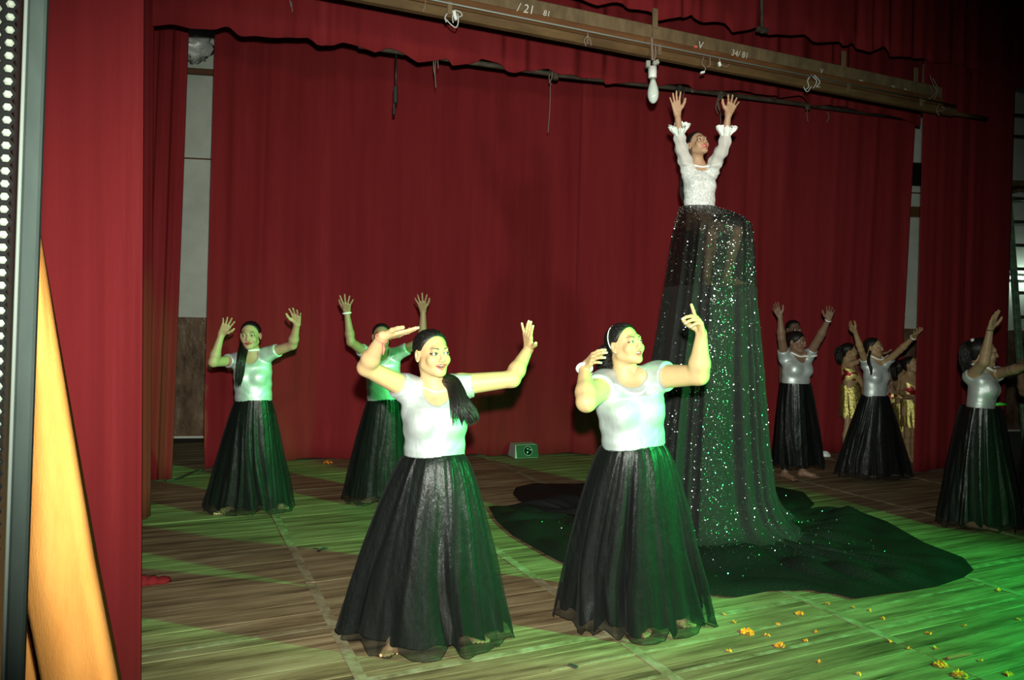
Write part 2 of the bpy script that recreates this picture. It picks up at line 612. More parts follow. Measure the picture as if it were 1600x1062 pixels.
def tube_mesh(paths, radii, n=4):
    """many tubes into one vertex/quad array"""
    VV, QQ, b = [], [], 0
    for pts, r in zip(paths, radii):
        pts = np.asarray(pts)
        m = len(pts)
        T = np.gradient(pts, axis=0)
        T /= np.maximum(np.linalg.norm(T, axis=1)[:, None], 1e-9)
        ref = V(0.3, 0.9, 0.1)
        a = np.cross(T, ref)
        a /= np.maximum(np.linalg.norm(a, axis=1)[:, None], 1e-9)
        c = np.cross(T, a)
        r = np.asarray(r) * np.ones(m)
        for j in range(n):
            q = 2 * math.pi * j / n
            VV.append(pts + (a * math.cos(q) + c * math.sin(q)) * r[:, None])
        i = np.arange(m - 1)
        for j in range(n):
            j2 = (j + 1) % n
            QQ.append(np.stack([b + j * m + i, b + j2 * m + i, b + j2 * m + i + 1, b + j * m + i + 1], 1))
        b += n * m
    return np.concatenate(VV), np.concatenate(QQ)


def smooth_path(pts, m):
    pts = np.array(pts, float)
    P = np.vstack([2 * pts[0] - pts[1], pts, 2 * pts[-1] - pts[-2]])
    out = []
    for t in np.linspace(0, len(pts) - 1 - 1e-6, m):
        i = int(t)
        u = t - i
        a, b, c, d = P[i], P[i + 1], P[i + 2], P[i + 3]
        out.append(.5 * ((2 * b) + (-a + c) * u + (2 * a - 5 * b + 4 * c - d) * u * u + (-a + 3 * b - 3 * c + d) * u ** 3))
    return np.array(out)


def tress(name, parent, pts, rad, n=80, seed=0, wave=0.0, thick=.0034, m=26):
    rg = np.random.RandomState(seed)
    c = smooth_path(pts, m)
    t = np.linspace(0, 1, m)
    R = np.interp(t, np.linspace(0, 1, len(rad)), rad)
    T = np.gradient(c, axis=0)
    T /= np.linalg.norm(T, axis=1)[:, None]
    a = np.cross(T, V(0, 1, .1))
    a /= np.maximum(np.linalg.norm(a, axis=1)[:, None], 1e-6)
    b = np.cross(T, a)
    paths, rr = [c], [R * .72 * np.clip((1 - t) * 6, 0.05, 1)]
    for i in range(n):
        q, k = rg.uniform(0, 2 * math.pi), math.sqrt(rg.uniform(.2, 1))
        end = rg.uniform(.82, 1.0)
        ti = t * end
        ci = np.stack([np.interp(ti, t, c[:, k_]) for k_ in range(3)], 1)
        Ri = np.interp(ti, t, R)
        ph, fr = rg.uniform(0, 6.28), rg.uniform(2.0, 4.5)
        dq = wave * np.sin(ti * fr * 6.28 + ph) + .35 * np.sin(ti * 3 + ph)
        kk = k * (1 + wave * .3 * np.sin(ti * fr * 7 + ph))
        paths.append(ci + (a * np.cos(q + dq)[:, None] + b * np.sin(q + dq)[:, None]) * (Ri * kk)[:, None])
        rr.append(thick * np.clip((1.02 - t) * 4, .15, 1))
    v, f = tube_mesh(paths, rr, 4)
    return mk(name, v, f, M['hair'], parent)


def ring_of_beads(c, A, rx, ry, sag, r, n, tilt=0.0):
    mb = MB()
    pts = []
    for i in range(n):
        q = 2 * math.pi * i / n
        x, y = rx * math.cos(q), ry * math.sin(q)
        pts.append(np.asarray(c) + A[0] * x + A[1] * y + A[2] * (-sag * max(0.0, math.sin(q)) ** 1.5))
    return mb.tube(pts, r, 6, closed=True)


def skirt(parent, wc, wa, wb, yaw, hem, hrx, hry, zhem, seed, n=13, amp=.10, flare=.70, lining=True, mats=('organza', 'lining'),
          seams=0, nth=300, nr=34, lin_up=.04, lin_w=.85, names=('overskirt', 'lining'), jag=.035, hz=None):
    """gathered bell skirt: an outer sheer layer and an opaque satin lining"""
    rg = np.random.RandomState(seed)
    th = np.linspace(0, 2 * math.pi, nth, endpoint=False)
    ph = rg.uniform(0, 6.28, 12)
    warp = th + .35 * np.sin(th + ph[0]) + .16 * np.sin(3 * th + ph[1]) + .05 * np.sin(5 * th + ph[10])
    big = np.sin(n * warp + ph[2]) * .5 + np.sin((n * 1.0 + 5) * warp + ph[3]) * .32 + .35 * np.sin(5 * warp + ph[4])
    big *= .55 + .45 * np.sin(2.3 * th * 1.0 + ph[8]) * np.sin(th * 3 + ph[9]) + .2
    big2 = .55 * np.sin((n + 4) * warp + ph[11]) + .4 * np.sin((n + 9) * warp + ph[6]) + .3 * np.sin(6 * warp + ph[2])
    small = np.sin(31 * th + 3 * np.sin(2 * th) + ph[5]) * .5 + np.sin(47 * th + ph[6]) * .3
    A = frame(yaw)
    zn = np.interp(th, np.linspace(0, 6.2832, 48), np.r_[rg.uniform(-1, 1, 47), 0])
    zn[-7:] = np.linspace(zn[-7], zn[0], 7)

    def layer(scale, zb, am, sm, jg):
        vs = []
        for i in range(nr):
            t = i / (nr - 1)
            e = t ** flare
            rx = wa + (hrx * scale - wa) * e
            ry = wb + (hry * scale - wb) * e
            cx = wc[0] + (hem[0] - wc[0]) * t
            cy = wc[1] + (hem[1] - wc[1]) * t
            bt = np.interp((th + .10 * math.sin(3.1 * t + ph[9]) + .06 * t * np.sin(4 * th + 5 * t + ph[0])) % 6.28318, np.r_[th, 6.28318], np.r_[big, big[0]])
            m = 1 + am * bt * min(1, .05 + t * 1.25) ** .8 + sm * small * (.5 + .5 * t) + .010 * np.sin(9 * th + 16 * t + 3 * np.sin(5 * th + ph[3])) * t
            a = th + .05 * t * np.sin(n * warp + ph[7])
            dx = np.cos(a) * rx * m
            dy = np.sin(a) * ry * m
            z = wc[2] + (zb - wc[2]) * t + t ** 3 * jg * (zn * .7 - .5 * big)
            x = cx + A[0][0] * dx + A[1][0] * dy
            y = cy + A[0][1] * dx + A[1][1] * dy
            vs.append(np.stack([x, y, np.maximum(z, .006) if not np.isscalar(z) else z], 1))
        v = np.concatenate(vs)
        i, j = np.meshgrid(np.arange(nr - 1), np.arange(nth), indexing='ij')
        i, j = i.ravel(), j.ravel()
        j2 = (j + 1) % nth
        return v, np.stack([i * nth + j, (i + 1) * nth + j, (i + 1) * nth + j2, i * nth + j2], 1)
    v, f = layer(1.0, zhem, amp, .012, jag)
    o = mk(names[0], v, f, M[mats[0]], parent)
    if lining:
        big = np.sign(big2) * np.abs(big2) ** .8
        v2, f2 = layer(lin_w, zhem + lin_up, amp * .85, .018, jag * .6)
        mk(names[1], v2, f2, M[mats[1]], parent)
        hv, hq = tube_mesh([np.vstack([v[-nth:], v[-nth:-nth + 1]])], [.0015], 4)
        mk('hem_edge', hv, hq, M['hem'], o)
    vv = v.reshape(nr, nth, 3)
    for k in range(seams):
        j = int(nth * (0.5 + .5 * (k + .6) / seams + rg.uniform(-.05, .05))) % nth
        if frame(yaw)[1][1] > 0: pass
        mb = MB()
        cc = vv[:, j] + (vv[:, j] - np.array([hem[0], hem[1], 0])) * np.array([.006, .006, 0])
        mb.tube(list(cc), .0016, 4)
        s = mb.build('seam', M['seam'], o, True)
    return vv


def person(spec):
    S = spec
    Y, s = S['Y'], S.get('s', 1.0)
    px = lambda k, dy=0.0: at(S[k][0], S[k][1], Y + (S[k][2] if len(S[k]) > 2 else 0) + dy)
    waist, neck = px('waist'), px('neck')
    base = V(*S['base']) if 'base' in S else V(waist[0], waist[1], 0)
    root = empty('person', base, S['label'], 'person', S.get('group'))
    yaw = S.get('yaw', 0)
    skin = np.array(S.get('skin', (.46, .27, .17)))
    up = nrm(neck - waist)
    A = frame(yaw)
    f_ = nrm(A[1] - up * (A[1] @ up))
    x_ = nrm(A[0] - up * (A[0] @ up) - f_ * (A[0] @ f_))
    TA = np.array([x_, f_, up])
    T = float(np.linalg.norm(neck - waist))
    wa, ca, hip = S.get('wa', .13), S.get('ca', .145), S.get('hip', .165)
    wb, cb = S.get('wb', wa * .74), S.get('cb', ca * .74)
    fat = S.get('fat', 1.0)
    zs = np.array([-.75, -.40, -.05, .25, .55, .76, .90, 1.0, 1.10]) * T
    aa = np.array([wa * .95, wa * 1.03, wa, wa * 1.01, ca, ca * 1.02, ca * .86, ca * .50, .040 * s])
    bb = np.array([wb * .95, wb * 1.0, wb, wb * 1.02, cb, cb * .93, cb * .72, .058 * s, .040 * s])
    cy = np.array([-.01, -.005, 0, .0, .0, -.006, -.016, -.022, -.025]) * s

    def torso(P):
        q = (P - waist) @ TA.T
        z = q[:, 2]
        a, b, c = np.interp(z, zs, aa), np.interp(z, zs, bb), np.interp(z, zs, cy)
        r = np.sqrt((q[:, 0] / a) ** 2 + ((q[:, 1] - c) / b) ** 2)
        d = (r - 1) * np.minimum(a, b)
        return np.maximum(d, np.maximum(zs[0] - z, z - zs[-1]))
    tc, tr = waist + up * (.17 * T), T * 1.0 + .1

    def w(x, y, z): return waist + TA[0] * x + TA[1] * y + TA[2] * z
    body, bl = Grp(), Grp()
    bust = S.get('bust', .05)
    infl = S.get('blouse_off', .008)
    for g, o in ((body, 0.0), (bl, infl)):
        g.fn((lambda P, o=o: torso(P) - o), tc, tr, .03)
        if bust > 0:
            for q in (-1, 1):
                g.ell(w(q * ca * .46, cb * .62, .50 * T), np.array([bust * 1.05 + o, bust * .95 + o, bust + o]), TA, .035)
    # arms
    boxes, hands, arms = [], [], []
    arm_at = {}
    for side, sg in (('l', -1), ('r', 1)):
        if side + 's' not in S:
            continue
        sh = px(side + 's')
        ua, fa, hl = S.get('ua', .262) * s, S.get('fa', .228) * s, .168 * s
        e = S[side + 'e']
        el = reach(sh, e[0], e[1], ua, e[2] if len(e) > 2 else True)
        wv = S[side + 'w']
        wr = reach(el, wv[0], wv[1], fa, wv[2] if len(wv) > 2 else True)
        hv = S[side + 'h']
        tip = reach(wr, hv[0], hv[1], hl, hv[2] if len(hv) > 2 else True)
        arms.append((sh, el, wr, tip, side))
        arm_at[side] = (sh, el, wr, tip)
        r1, r2, r3, r4 = .049 * s * fat, .0365 * s * fat, .0375 * s * fat, .0235 * s * (.6 + .4 * fat)
        body.rc(neck + up * .01 - f_ * .02, sh, .040 * s, r1 * .92, .04)
        body.rc(sh, el, r1, r2, .03)
        m = el + (wr - el) * .28
        body.rc(el, m, r2 * .96, r3, .02)
        body.rc(m, wr, r3, r4, .02)
        sl = S.get('sleeve', .42)
        bl.rc(neck + up * .005 - f_ * .02, sh, .040 * s + infl, r1 * .92 + infl, .035)
        if sl > 0:
            bl.rc(sh, el, r1 + infl * 1.3, r2 + infl * 1.6 + .004, .028, cut=sl * ua)
    # legs
    for side, sg in (('l', -1), ('r', 1)):
        if side + 'f' not in S:
            continue
        fv = S[side + 'f']
        ft = np.array(fl(fv[0], fv[1])) if not (len(fv) > 2 and fv[2] == 'at') else at(fv[0], fv[1], Y + fv[3])
        hp = w(sg * wa * .42, -.015, -.52 * T)
        ank = ft + V(0, 0, .075 * s)
        if side + 'k' in S:
            kn = at(S[side + 'k'][0], S[side + 'k'][1], Y + S[side + 'k'][2])
        else:
            kn = (hp + ank) / 2 + A[1] * .005
        lg = min(fat, 1.1)
        body.rc(hp, kn, .056 * s * lg, .047 * s * lg, .04)
        cf = kn + (ank - kn) * .3 - A[1] * .012
        body.rc(kn, cf, .048 * s * lg, .050 * s * lg, .02)
        body.rc(cf, ank, .050 * s * lg, .031 * s, .02)
        fy = S.get('foot_yaw', {}).get(side, yaw + sg * -14 * -1)
        FA = frame(fy)
        zero = np.array([ft[0], ft[1], ft[2]])
        P = lambda a, b, c: zero + (FA[0] * a + FA[1] * b) * s + V(0, 0, c * s)
        body.rc(ank, P(0, -.025, .030), .031 * s, .028 * s, .02)
        body.rc(P(0, -.02, .028), P(0, .115, .020), .028 * s, .024 * s, .02)
        body.rc(P(0, .02, .045), P(0, .12, .018), .028 * s, .020 * s, .02)
        for i, (tx, ty, r) in enumerate(((-sg * -.0, 0, 0),)[:0]):
            pass
        for i in range(5):
            xx = (-.030 + .0155 * i) * (-sg)
            ln = (.172, .176, .168, .158, .145)[i]
            r = (.0125, .0095, .0090, .0088, .0085)[i]
            body.rc(P(xx * .95, .118, .017), P(xx * 1.12, ln, .0115), r * s, r * s * .9, .006)
        if S.get('feet_fine', True):
            boxes.append((zero - V(.16, .20, .005) * s, zero + V(.16, .20, .07) * s, S.get('hfoot', .006)))
    # head
    hd = S['head']
    ho = at(hd[0], hd[1], Y + (hd[2] if len(hd) > 2 else 0))
    HA = frame(*S['face'])
    hs = S.get('hs', 1.0)
    mouth, smile = S.get('mouth', 0), S.get('smile', 0)
    eye = S.get('eye', 1.0)
    hg = Grp()
    wh = head_prims(hg, ho, HA, hs, mouth, smile, S.get('jaw', 1.0), eye)
    body.rc(wh(0, -.030, -.055), neck - f_ * .022, .050 * hs * (.5 + .5 * fat), .054 * s * (.5 + .5 * fat), .03)
    # hands
    gs, ks = [body, hg], [.022]
    nails = []
    for sh, el, wr, tip, side in arms:
        g = Grp()
        right = (side == 'l') if S.get('facing', True) else (side == 'r')
        bx, nl = hand_prims(g, wr, tip, np.array(S.get(side + 'palm', (0, -1, 0.1)), float), right, s * S.get('hand', 1.0),
                            S.get(side + 'fing', FLAT), S.get(side + 'thumb', 0.0), S.get('hfat', 1.0))
        gs.append(g)
        ks.append(.012)
        boxes.append((bx[0], bx[1], S.get('hh', .0035)))
        nails += nl
    boxes.append((ho - .15 * hs, ho + .15 * hs, S.get('hhead', .004)))
    full = Multi(gs, ks)
    allp = [waist - .75 * T * up, neck, ho] + [q for a in arms for q in a[:4]]
    for side in 'lr':
        if side + 'f' in S:
            fv = S[side + 'f']
            allp.append(np.array(fl(fv[0], fv[1])) if not (len(fv) > 2) else at(fv[0], fv[1], Y + fv[3]))
        if side + 'k' in S:
            allp.append(at(S[side + 'k'][0], S[side + 'k'][1], Y + S[side + 'k'][2]))
    allp = np.array(allp)
    lo, hi = allp.min(0) - .24, allp.max(0) + .24
    VV, QQ, n = [], [], 0
    bxs = [(b[0], b[1]) for b in boxes]
    parts = [nets(full, lo, hi, S.get('hb', .009), skip=bxs)]
    for k, (b0, b1, h) in enumerate(boxes):
        parts.append(nets(full, b0, b1, h, keep=(b0, b1), skip=[(p0, p1) for (p0, p1) in bxs[:k]]))
    for v, q in parts:
        VV.append(v)
        QQ.append(q + n)
        n += len(v)
    VV, QQ = np.concatenate(VV), np.concatenate(QQ)
    colr = head_colors(VV, ho, HA, hs, skin, S.get('lip', (.33, .07, .06)), mouth, smile, eye)
    if S.get('nails'):
        for p in nails:
            d = np.linalg.norm(VV - p, axis=1)
            wt = np.clip(1.6 - d / .0055, 0, 1)[:, None]
            colr = colr * (1 - wt) + np.array((.75, .62, .52)) * wt
    if S.get('leggings'):
        z = VV[:, 2]
        wt = ((z > .085) & (z < waist[2] - .1))[:, None] * 1.0
        wt *= (np.abs(VV[:, 0] - waist[0]) < .3)[:, None]
        colr = colr * (1 - wt) + np.array((.008, .008, .008)) * wt
    mk('body', VV, QQ, M['skin'], root, colors=colr)
    # eyes and teeth
    gz = S.get('gaze', (0, 0))
    for q in (-1, 1):
        c = wh(q * .0325, .0730, 0)
        r = .0132 * hs
        uu, vv = np.meshgrid(np.linspace(0, math.pi, 15), np.linspace(0, 2 * math.pi, 20, endpoint=False), indexing='ij')
        gd = nrm(HA[1] + HA[0] * gz[0] + HA[2] * gz[1])
        ga = nrm(HA[0] - gd * (HA[0] @ gd))
        gb = np.cross(gd, ga)
        D = (np.cos(uu)[..., None] * gd + np.sin(uu)[..., None] * (np.cos(vv)[..., None] * ga + np.sin(vv)[..., None] * gb))
        i, j = np.meshgrid(np.arange(14), np.arange(20), indexing='ij')
        i, j = i.ravel(), j.ravel()
        fq = np.stack([i * 20 + j, (i + 1) * 20 + j, (i + 1) * 20 + (j + 1) % 20, i * 20 + (j + 1) % 20], 1)
        ec = np.where((uu < .24)[..., None], (.004, .004, .004), np.where((uu < .56)[..., None], (.035, .018, .010), (.72, .70, .66)))
        mk('eye', (c + D * r).reshape(-1, 3), fq, M['eye'], root, colors=ec.reshape(-1, 3))
    if mouth > .15:
        op = .0035 + .010 * mouth
        tv, tf = [], []
        xs = np.linspace(-1, 1, 13)
        for row, (dz, dy) in enumerate(((.004, .0), (.0, .0015), (-op * .45, .001))):
            for x in xs:
                tv.append(wh(x * .019, .0825 - .010 * x * x + dy, -.0585 + op * .38 + dz - op * .22 + .002 * smile * abs(x)))
        for r in range(2):
            for k in range(12):
                tf.append((r * 13 + k, r * 13 + k + 1, (r + 1) * 13 + k + 1, (r + 1) * 13 + k))
        mk('teeth', tv, tf, M['teeth'], root)
    # hair
    hair = Grp()
    hr = S.get('hair_off', .0085)
    hair.ell(wh(0, -.016, .031), np.array([.0715 + hr, .0925 + hr, .077 + hr]) * hs, HA, .02)
    hair.ell(wh(0, -.035, -.035), np.array([.058, .055, .055]) * hs, HA, .03)
    for q in S.get('bun', []):
        hair.ell(wh(*q[:3]), np.array([q[3]] * 3) * hs, HA, .012)
    for q in (-1, 1):
        hair.ell(wh(q * .002, .03, .118), np.array([.0035, .07, .012]) * hs, HA, .004, 's') if q > 0 else None
    hz = S.get('hairline', [-.05, -.042, -.032, .018, .034, .050, .060, .078])

    def cut(P):
        q = (P - ho) @ HA.T / hs
        yh = np.interp(q[:, 2], [-.10, -.03, .0, .018, .042, .070, .092, .12], hz)
        return np.maximum((q[:, 1] - yh) * .75, -.085 - q[:, 2]) * hs
    hair.fn(cut, ho, .3, k=.020 * hs, op='i')
    if S.get('tie'):
        rgh = np.random.RandomState(5)
        tie = np.array(S['tie'])
        paths, rr_ = [], []
        cen_ = np.array([0, -.016, .031]); rad_ = np.array([.0715, .0925, .077]) + .0075
        while len(paths) < S.get('strands', 150):
            u_ = nrm(rgh.normal(size=3))
            st = cen_ + u_ * rad_
            yh = np.interp(st[2], [-.10, -.03, .0, .018, .042, .070, .092, .12], hz)
            if st[1] > yh - .002 or st[2] < -.05 or (rgh.rand() < .55 and st[1] < yh - .03):
                continue
            tt = np.linspace(0, 1, 14)[:, None]
            pth = st * (1 - tt) + tie * tt
            dq = (pth - cen_) / rad_
            ln = np.linalg.norm(dq, axis=1)[:, None]
            out = 1.0 + .012 * rgh.rand() + np.interp(tt, [0, .06, 1], [-.05, .012, 0.012])
            pth = np.where(tt < .97, cen_ + dq / ln * rad_ * np.maximum(out, np.where(tt > .8, ln, 0)), pth)
            paths.append(ho + hs * (pth @ HA))
            rr_.append(np.interp(tt[:, 0], [0, .15, 1], [.0006, .0024, .0022]) * hs)
        tv_, tq_ = tube_mesh(paths, rr_, 4)
        hstr = mk('hair_strands', tv_, tq_, M['hair'], root)
        tag(hstr, kind='stuff')
    v, q = nets(hair, ho - .17 * hs, ho + .17 * hs, S.get('hhair', .005))
    mk('hair', v, q, M['hair'], root)
    # blouse
    nk = S.get('neckline', (.060, .085, .0))
    top = neck + up * .02

    if S.get('blouse', 'silver'):
        lo_, hi_ = S.get('blouse_z', (-.05, 1.3))

        def bcut(P):
            q = (P - waist) @ TA.T
            e = np.sqrt((q[:, 0] / nk[0]) ** 2 + ((q[:, 2] - 1.06 * T) / nk[1]) ** 2)
            vneck = (1 - e) * min(nk[0], nk[1])
            vneck = np.where(q[:, 1] > -.03, vneck, np.maximum(1 - np.sqrt((q[:, 0] / nk[0]) ** 2 + ((q[:, 2] - 1.08 * T) / .05) ** 2), -1) * .05)
            return np.maximum(np.maximum(lo_ * T - q[:, 2], q[:, 2] - hi_ * T), vneck)
        bl.fn(bcut, tc, 2.0, k=0, op='i')
        ab = [waist, neck] + [a[0] for a in arms] + [a[0] + (a[1] - a[0]) * .6 for a in arms]
        ab = np.array(ab)
        v, q = nets(bl, ab.min(0) - .22, ab.max(0) + .15, S.get('hbl', .007))
        # cloth tension folds
        qq = (v - waist) @ TA.T
        ampw = S.get('wrinkle', .0030)
        wv_ = np.sin(qq[:, 2] * 70 + qq[:, 0] * 38 + 2.2 * np.sin(qq[:, 0] * 21)) * np.clip(np.abs(qq[:, 0]) / wa - .35, 0, 1)
        wv_ += .28 * np.sin(qq[:, 2] * 105 - np.abs(qq[:, 0]) * 60 + 1.5 * np.sin(qq[:, 0] * 30)) * np.clip(.45 - qq[:, 2] / T, 0, .4) * 2
        wv_ *= np.clip((qq[:, 2] / T - lo_) * 9 - .3, 0, 1)
        nrml = nrm_rows(qq * np.array([1, 1, 0.0])) @ TA
        v = v + nrml * (wv_ * ampw)[:, None]
        mk('blouse', v, q, M[S.get('blouse', 'silver')], root)
    return dict(root=root, waist=waist, neck=neck, TA=TA, T=T, arms=arm_at, head=wh, HA=HA, ho=ho, up=up, wa=wa, wb=wb, hs=hs, full=full, infl=infl, bl=bl if S.get('blouse', 'silver') else None)


def nrm_rows(a):
    return a / np.maximum(np.linalg.norm(a, axis=1)[:, None], 1e-9)


def drape(p, c, angles, sag, r, start=.02, over=False):
    """points of a loop lying on the figure: marches outward from the neck axis until the surface is reached"""
    TA, out = p['TA'], []
    for q in angles:
        o = c - TA[2] * (sag * max(0.0, math.sin(q)) ** 1.8)
        d = TA[0] * math.cos(q) + TA[1] * math.sin(q)
        ts = np.linspace(start, .20, 60)
        P = o + d * ts[:, None]
        v = p['full'](P)
        if over and p['bl'] is not None:
            v = np.minimum(v, p['bl'](P))
        ins = np.nonzero(v < 0)[0]
        t = ts[ins[-1]] if len(ins) and ins[-1] < 58 else .06
        if len(ins):
            k = np.nonzero(v[ins[0]:] > 0)[0]
            if len(k):
                t = ts[ins[0] + k[0]]
        out.append(o + d * (t + r * .6))
    return out


def necklace(p, r=.004, drop=.02, material='pearl', name='necklace', up=.0, over=True, **kw):
    c = p['neck'] + p['TA'][2] * (.022 + up) - p['TA'][1] * .02
    pts = drape(p, c, np.linspace(0, 2 * math.pi, 40, endpoint=False), drop, r, over=over)
    return MB().tube(pts, r, 6, closed=True).build(name, M[material], p['root'], True)


def bracelet(p, side, r=.005, rad=.030, back=.012, material='pearl', name='bracelet'):
    sh, el, wr, tip = p['arms'][side]
    ax = nrm(wr - el)
    c = wr - ax * back
    a = nrm(np.cross(ax, V(0.2, 1, 0.1)))
    b = np.cross(ax, a)
    pts = [c + (a * math.cos(q) + b * math.sin(q)) * rad for q in np.linspace(0, 2 * math.pi, 18, endpoint=False)]
    return MB().tube(pts, r, 6, closed=True).build(name, M[material], p['root'], True)


# ------------------------------------------------------------------ the stage: floor, walls
U = V(math.cos(math.radians(24.5)), math.sin(math.radians(24.5)), 0)    # along the boards
W_ = V(-U[1], U[0], 0)                                                  # upstage
ZZ = V(0, 0, 1)


def uv(u, v, z=0.0):
    return U * u + W_ * v + ZZ * z


M['plank'] = mat('worn stage plank', (0.2, 0.15, 0.09), 0.55, var=[(0.30, (0.050, 0.032, 0.017)), (0.45, (0.155, 0.108, 0.056)), (0.58, (0.235, 0.175, 0.095)), (0.74, (0.33, 0.265, 0.155))],
                 vscale=(1.5, 16, 16), bump=0.25, bscale=(5, 90, 90), detail=9, tint_random=0.16, spec=0.35)
M['strip'] = mat('pale worn joint strip', (0.36, 0.36, 0.26), 0.6, var=[(0.34, (0.13, 0.095, 0.05)), (0.5, (0.22, 0.18, 0.105)), (0.72, (0.33, 0.31, 0.21))], vscale=(9, 9, 9), detail=7, spec=0.3)
M['floor_base'] = mat('dark floor base', (0.02, 0.015, 0.01), 0.9)
M['wall_white'] = mat('dirty white wall paint', (0.5, 0.52, 0.46), 0.7, var=[(0.3, (0.50, 0.53, 0.46)), (0.6, (0.64, 0.67, 0.59)), (0.75, (0.68, 0.70, 0.64))], vscale=(2, 2, 2), bump=0.1, detail=7)
M['dado'] = mat('glossy brown dado paint', (0.16, 0.09, 0.05), 0.22, var=[(0.35, (0.09, 0.05, 0.03)), (0.6, (0.20, 0.13, 0.08)), (0.72, (0.36, 0.29, 0.22))], vscale=(6, 6, 3), bump=0.8, bscale=(14, 14, 9), detail=8, spec=0.7)
M['wood_light'] = mat('dusty light wood', (0.24, 0.17, 0.09), 0.75, var=[(0.35, (0.10, 0.068, 0.033)), (0.7, (0.19, 0.135, 0.068))], vscale=(9, 9, 4), detail=7)
M['wood_brown'] = mat('brown painted wood', (0.13, 0.055, 0.02), 0.5, var=[(0.35, (0.10, 0.04, 0.014)), (0.7, (0.17, 0.075, 0.026))], vscale=(2, 2, 14), detail=6)
M['wood_low'] = mat('ochre brown wood', (0.2, 0.12, 0.05), 0.6, var=[(0.35, (0.085, 0.046, 0.017)), (0.7, (0.15, 0.088, 0.034))], vscale=(3, 3, 14), detail=6)
M['pipe'] = mat('grey conduit', (0.22, 0.23, 0.2), 0.5, metal=0.3)
M['pipe_dark'] = mat('dusty dark pipe', (0.05, 0.04, 0.028), 0.7, var=[(0.35, (0.025, 0.02, 0.014)), (0.7, (0.085, 0.065, 0.042))], vscale=(8, 8, 8))
M['wire'] = mat('dusty wire', (0.20, 0.15, 0.12), 0.7)
M['wire_white'] = mat('pale wire', (0.5, 0.5, 0.48), 0.6)
M['black'] = mat('black plastic', (0.012, 0.012, 0.012), 0.5)
M['chalk'] = mat('white chalk', (0.6, 0.58, 0.5), 0.9)
M['white_plastic'] = mat('white plastic', (0.75, 0.8, 0.76), 0.4)
M['bulb'] = mat('opal white bulb glass', (0.62, 0.72, 0.66), 0.12, spec=0.6)
M['foil'] = mat('crumpled silver foil', (0.85, 0.86, 0.82), 0.4, metal=0.35, bump=1.0, bscale=(18, 18, 18))
M['green_paint'] = mat('peeling green ladder paint', (0.1, 0.22, 0.13), 0.6, var=[(0.4, (0.10, 0.17, 0.10)), (0.6, (0.17, 0.32, 0.20)), (0.75, (0.25, 0.2, 0.13))], vscale=(12, 12, 12))
M['tube'] = mat('lit fluorescent tube', (0.75, 1.0, 0.85), 0.4, emit=60.0)
M['grey_box'] = mat('grey enamel', (0.30, 0.32, 0.28), 0.5)
M['lens'] = mat('dark glass lens', (0.01, 0.01, 0.012), 0.12, spec=0.7)
M['marigold'] = mat('orange marigold petals', (0.9, 0.36, 0.02), 0.6, var=[(0.3, (0.88, 0.22, 0.006)), (0.7, (0.95, 0.38, 0.02))], vscale=(80, 80, 80))
M['scrap'] = mat('dark scrap', (0.02, 0.03, 0.02), 0.8)
M['stick'] = mat('red brown twig', (0.32, 0.09, 0.05), 0.8)
M['orange_cloth'] = mat('orange cotton cloth', (0.80, 0.34, 0.07), 0.85, var=[(0.35, (0.42, 0.165, 0.034)), (0.65, (0.50, 0.215, 0.05))], vscale=(18, 18, 3), bump=0.3, bscale=(300, 300, 60), spec=0.15)
M['speaker_frame'] = mat('dark grey painted frame', (0.016, 0.021, 0.019), 0.85, spec=0.05, var=[(0.35, (0.011, 0.015, 0.0135)), (0.7, (0.019, 0.025, 0.022))], vscale=(12, 12, 3), bump=0.1)
M['speaker_edge'] = mat('worn pale frame edge', (0.07, 0.08, 0.072), 0.85, spec=0.05)
M['grille'] = mat('black grille metal', (0.004, 0.004, 0.004), 0.8, spec=0.05)
M['foam'] = mat('pale grille foam', (0.16, 0.18, 0.145), 0.8, bump=0.4, bscale=(200, 200, 200))
M['ladder_metal'] = mat('dull iron', (0.05, 0.05, 0.045), 0.5, metal=0.5)

# floor
PW, PL = 0.16, 2.61
floor = MB().box(uv(3.2, 6.6, -0.06), (22, 16, 0.06), (U, W_, ZZ)).build('floor', M['floor_base'], loc=(0, 0, 0))
tag(floor, kind='structure')
rnd = random.Random(4)
b_ = bmesh.new()
bmesh.ops.create_cube(b_, size=1)
bmesh.ops.scale(b_, vec=(PL - .003, PW - .002, .03), verts=b_.verts)
bmesh.ops.bevel(b_, geom=[e for e in b_.edges if all(v.co.z > 0 for v in e.verts)], offset=.0015, segments=1, affect='EDGES')
plank_me = bpy.data.meshes.new('plank')
b_.to_mesh(plank_me)
b_.free()
plank_me.materials.append(M['plank'])
rotU = math.radians(24.5)
U0 = .78 - PL * 1.0
far_planks = MB()
for i in range(57):
    v = 2.45 + (i - 7) * PW
    for j in range(5):
        u = U0 - PL + PL * (j + .5) + .002
        c = uv(u, v, -.0155 - rnd.uniform(0, .0022))
        d = c[1]
        if d < 1.0:
            continue
        pxx = CXP + F * c[0] / max(d, .5)
        if pxx < -500 or pxx > 2100 or d > 11.5:
            continue
        o = bpy.data.objects.new('plank', plank_me)
        col.objects.link(o)
        o.parent = floor
        o.location = tuple(c)
        o.rotation_euler = (0, 0, rotU)
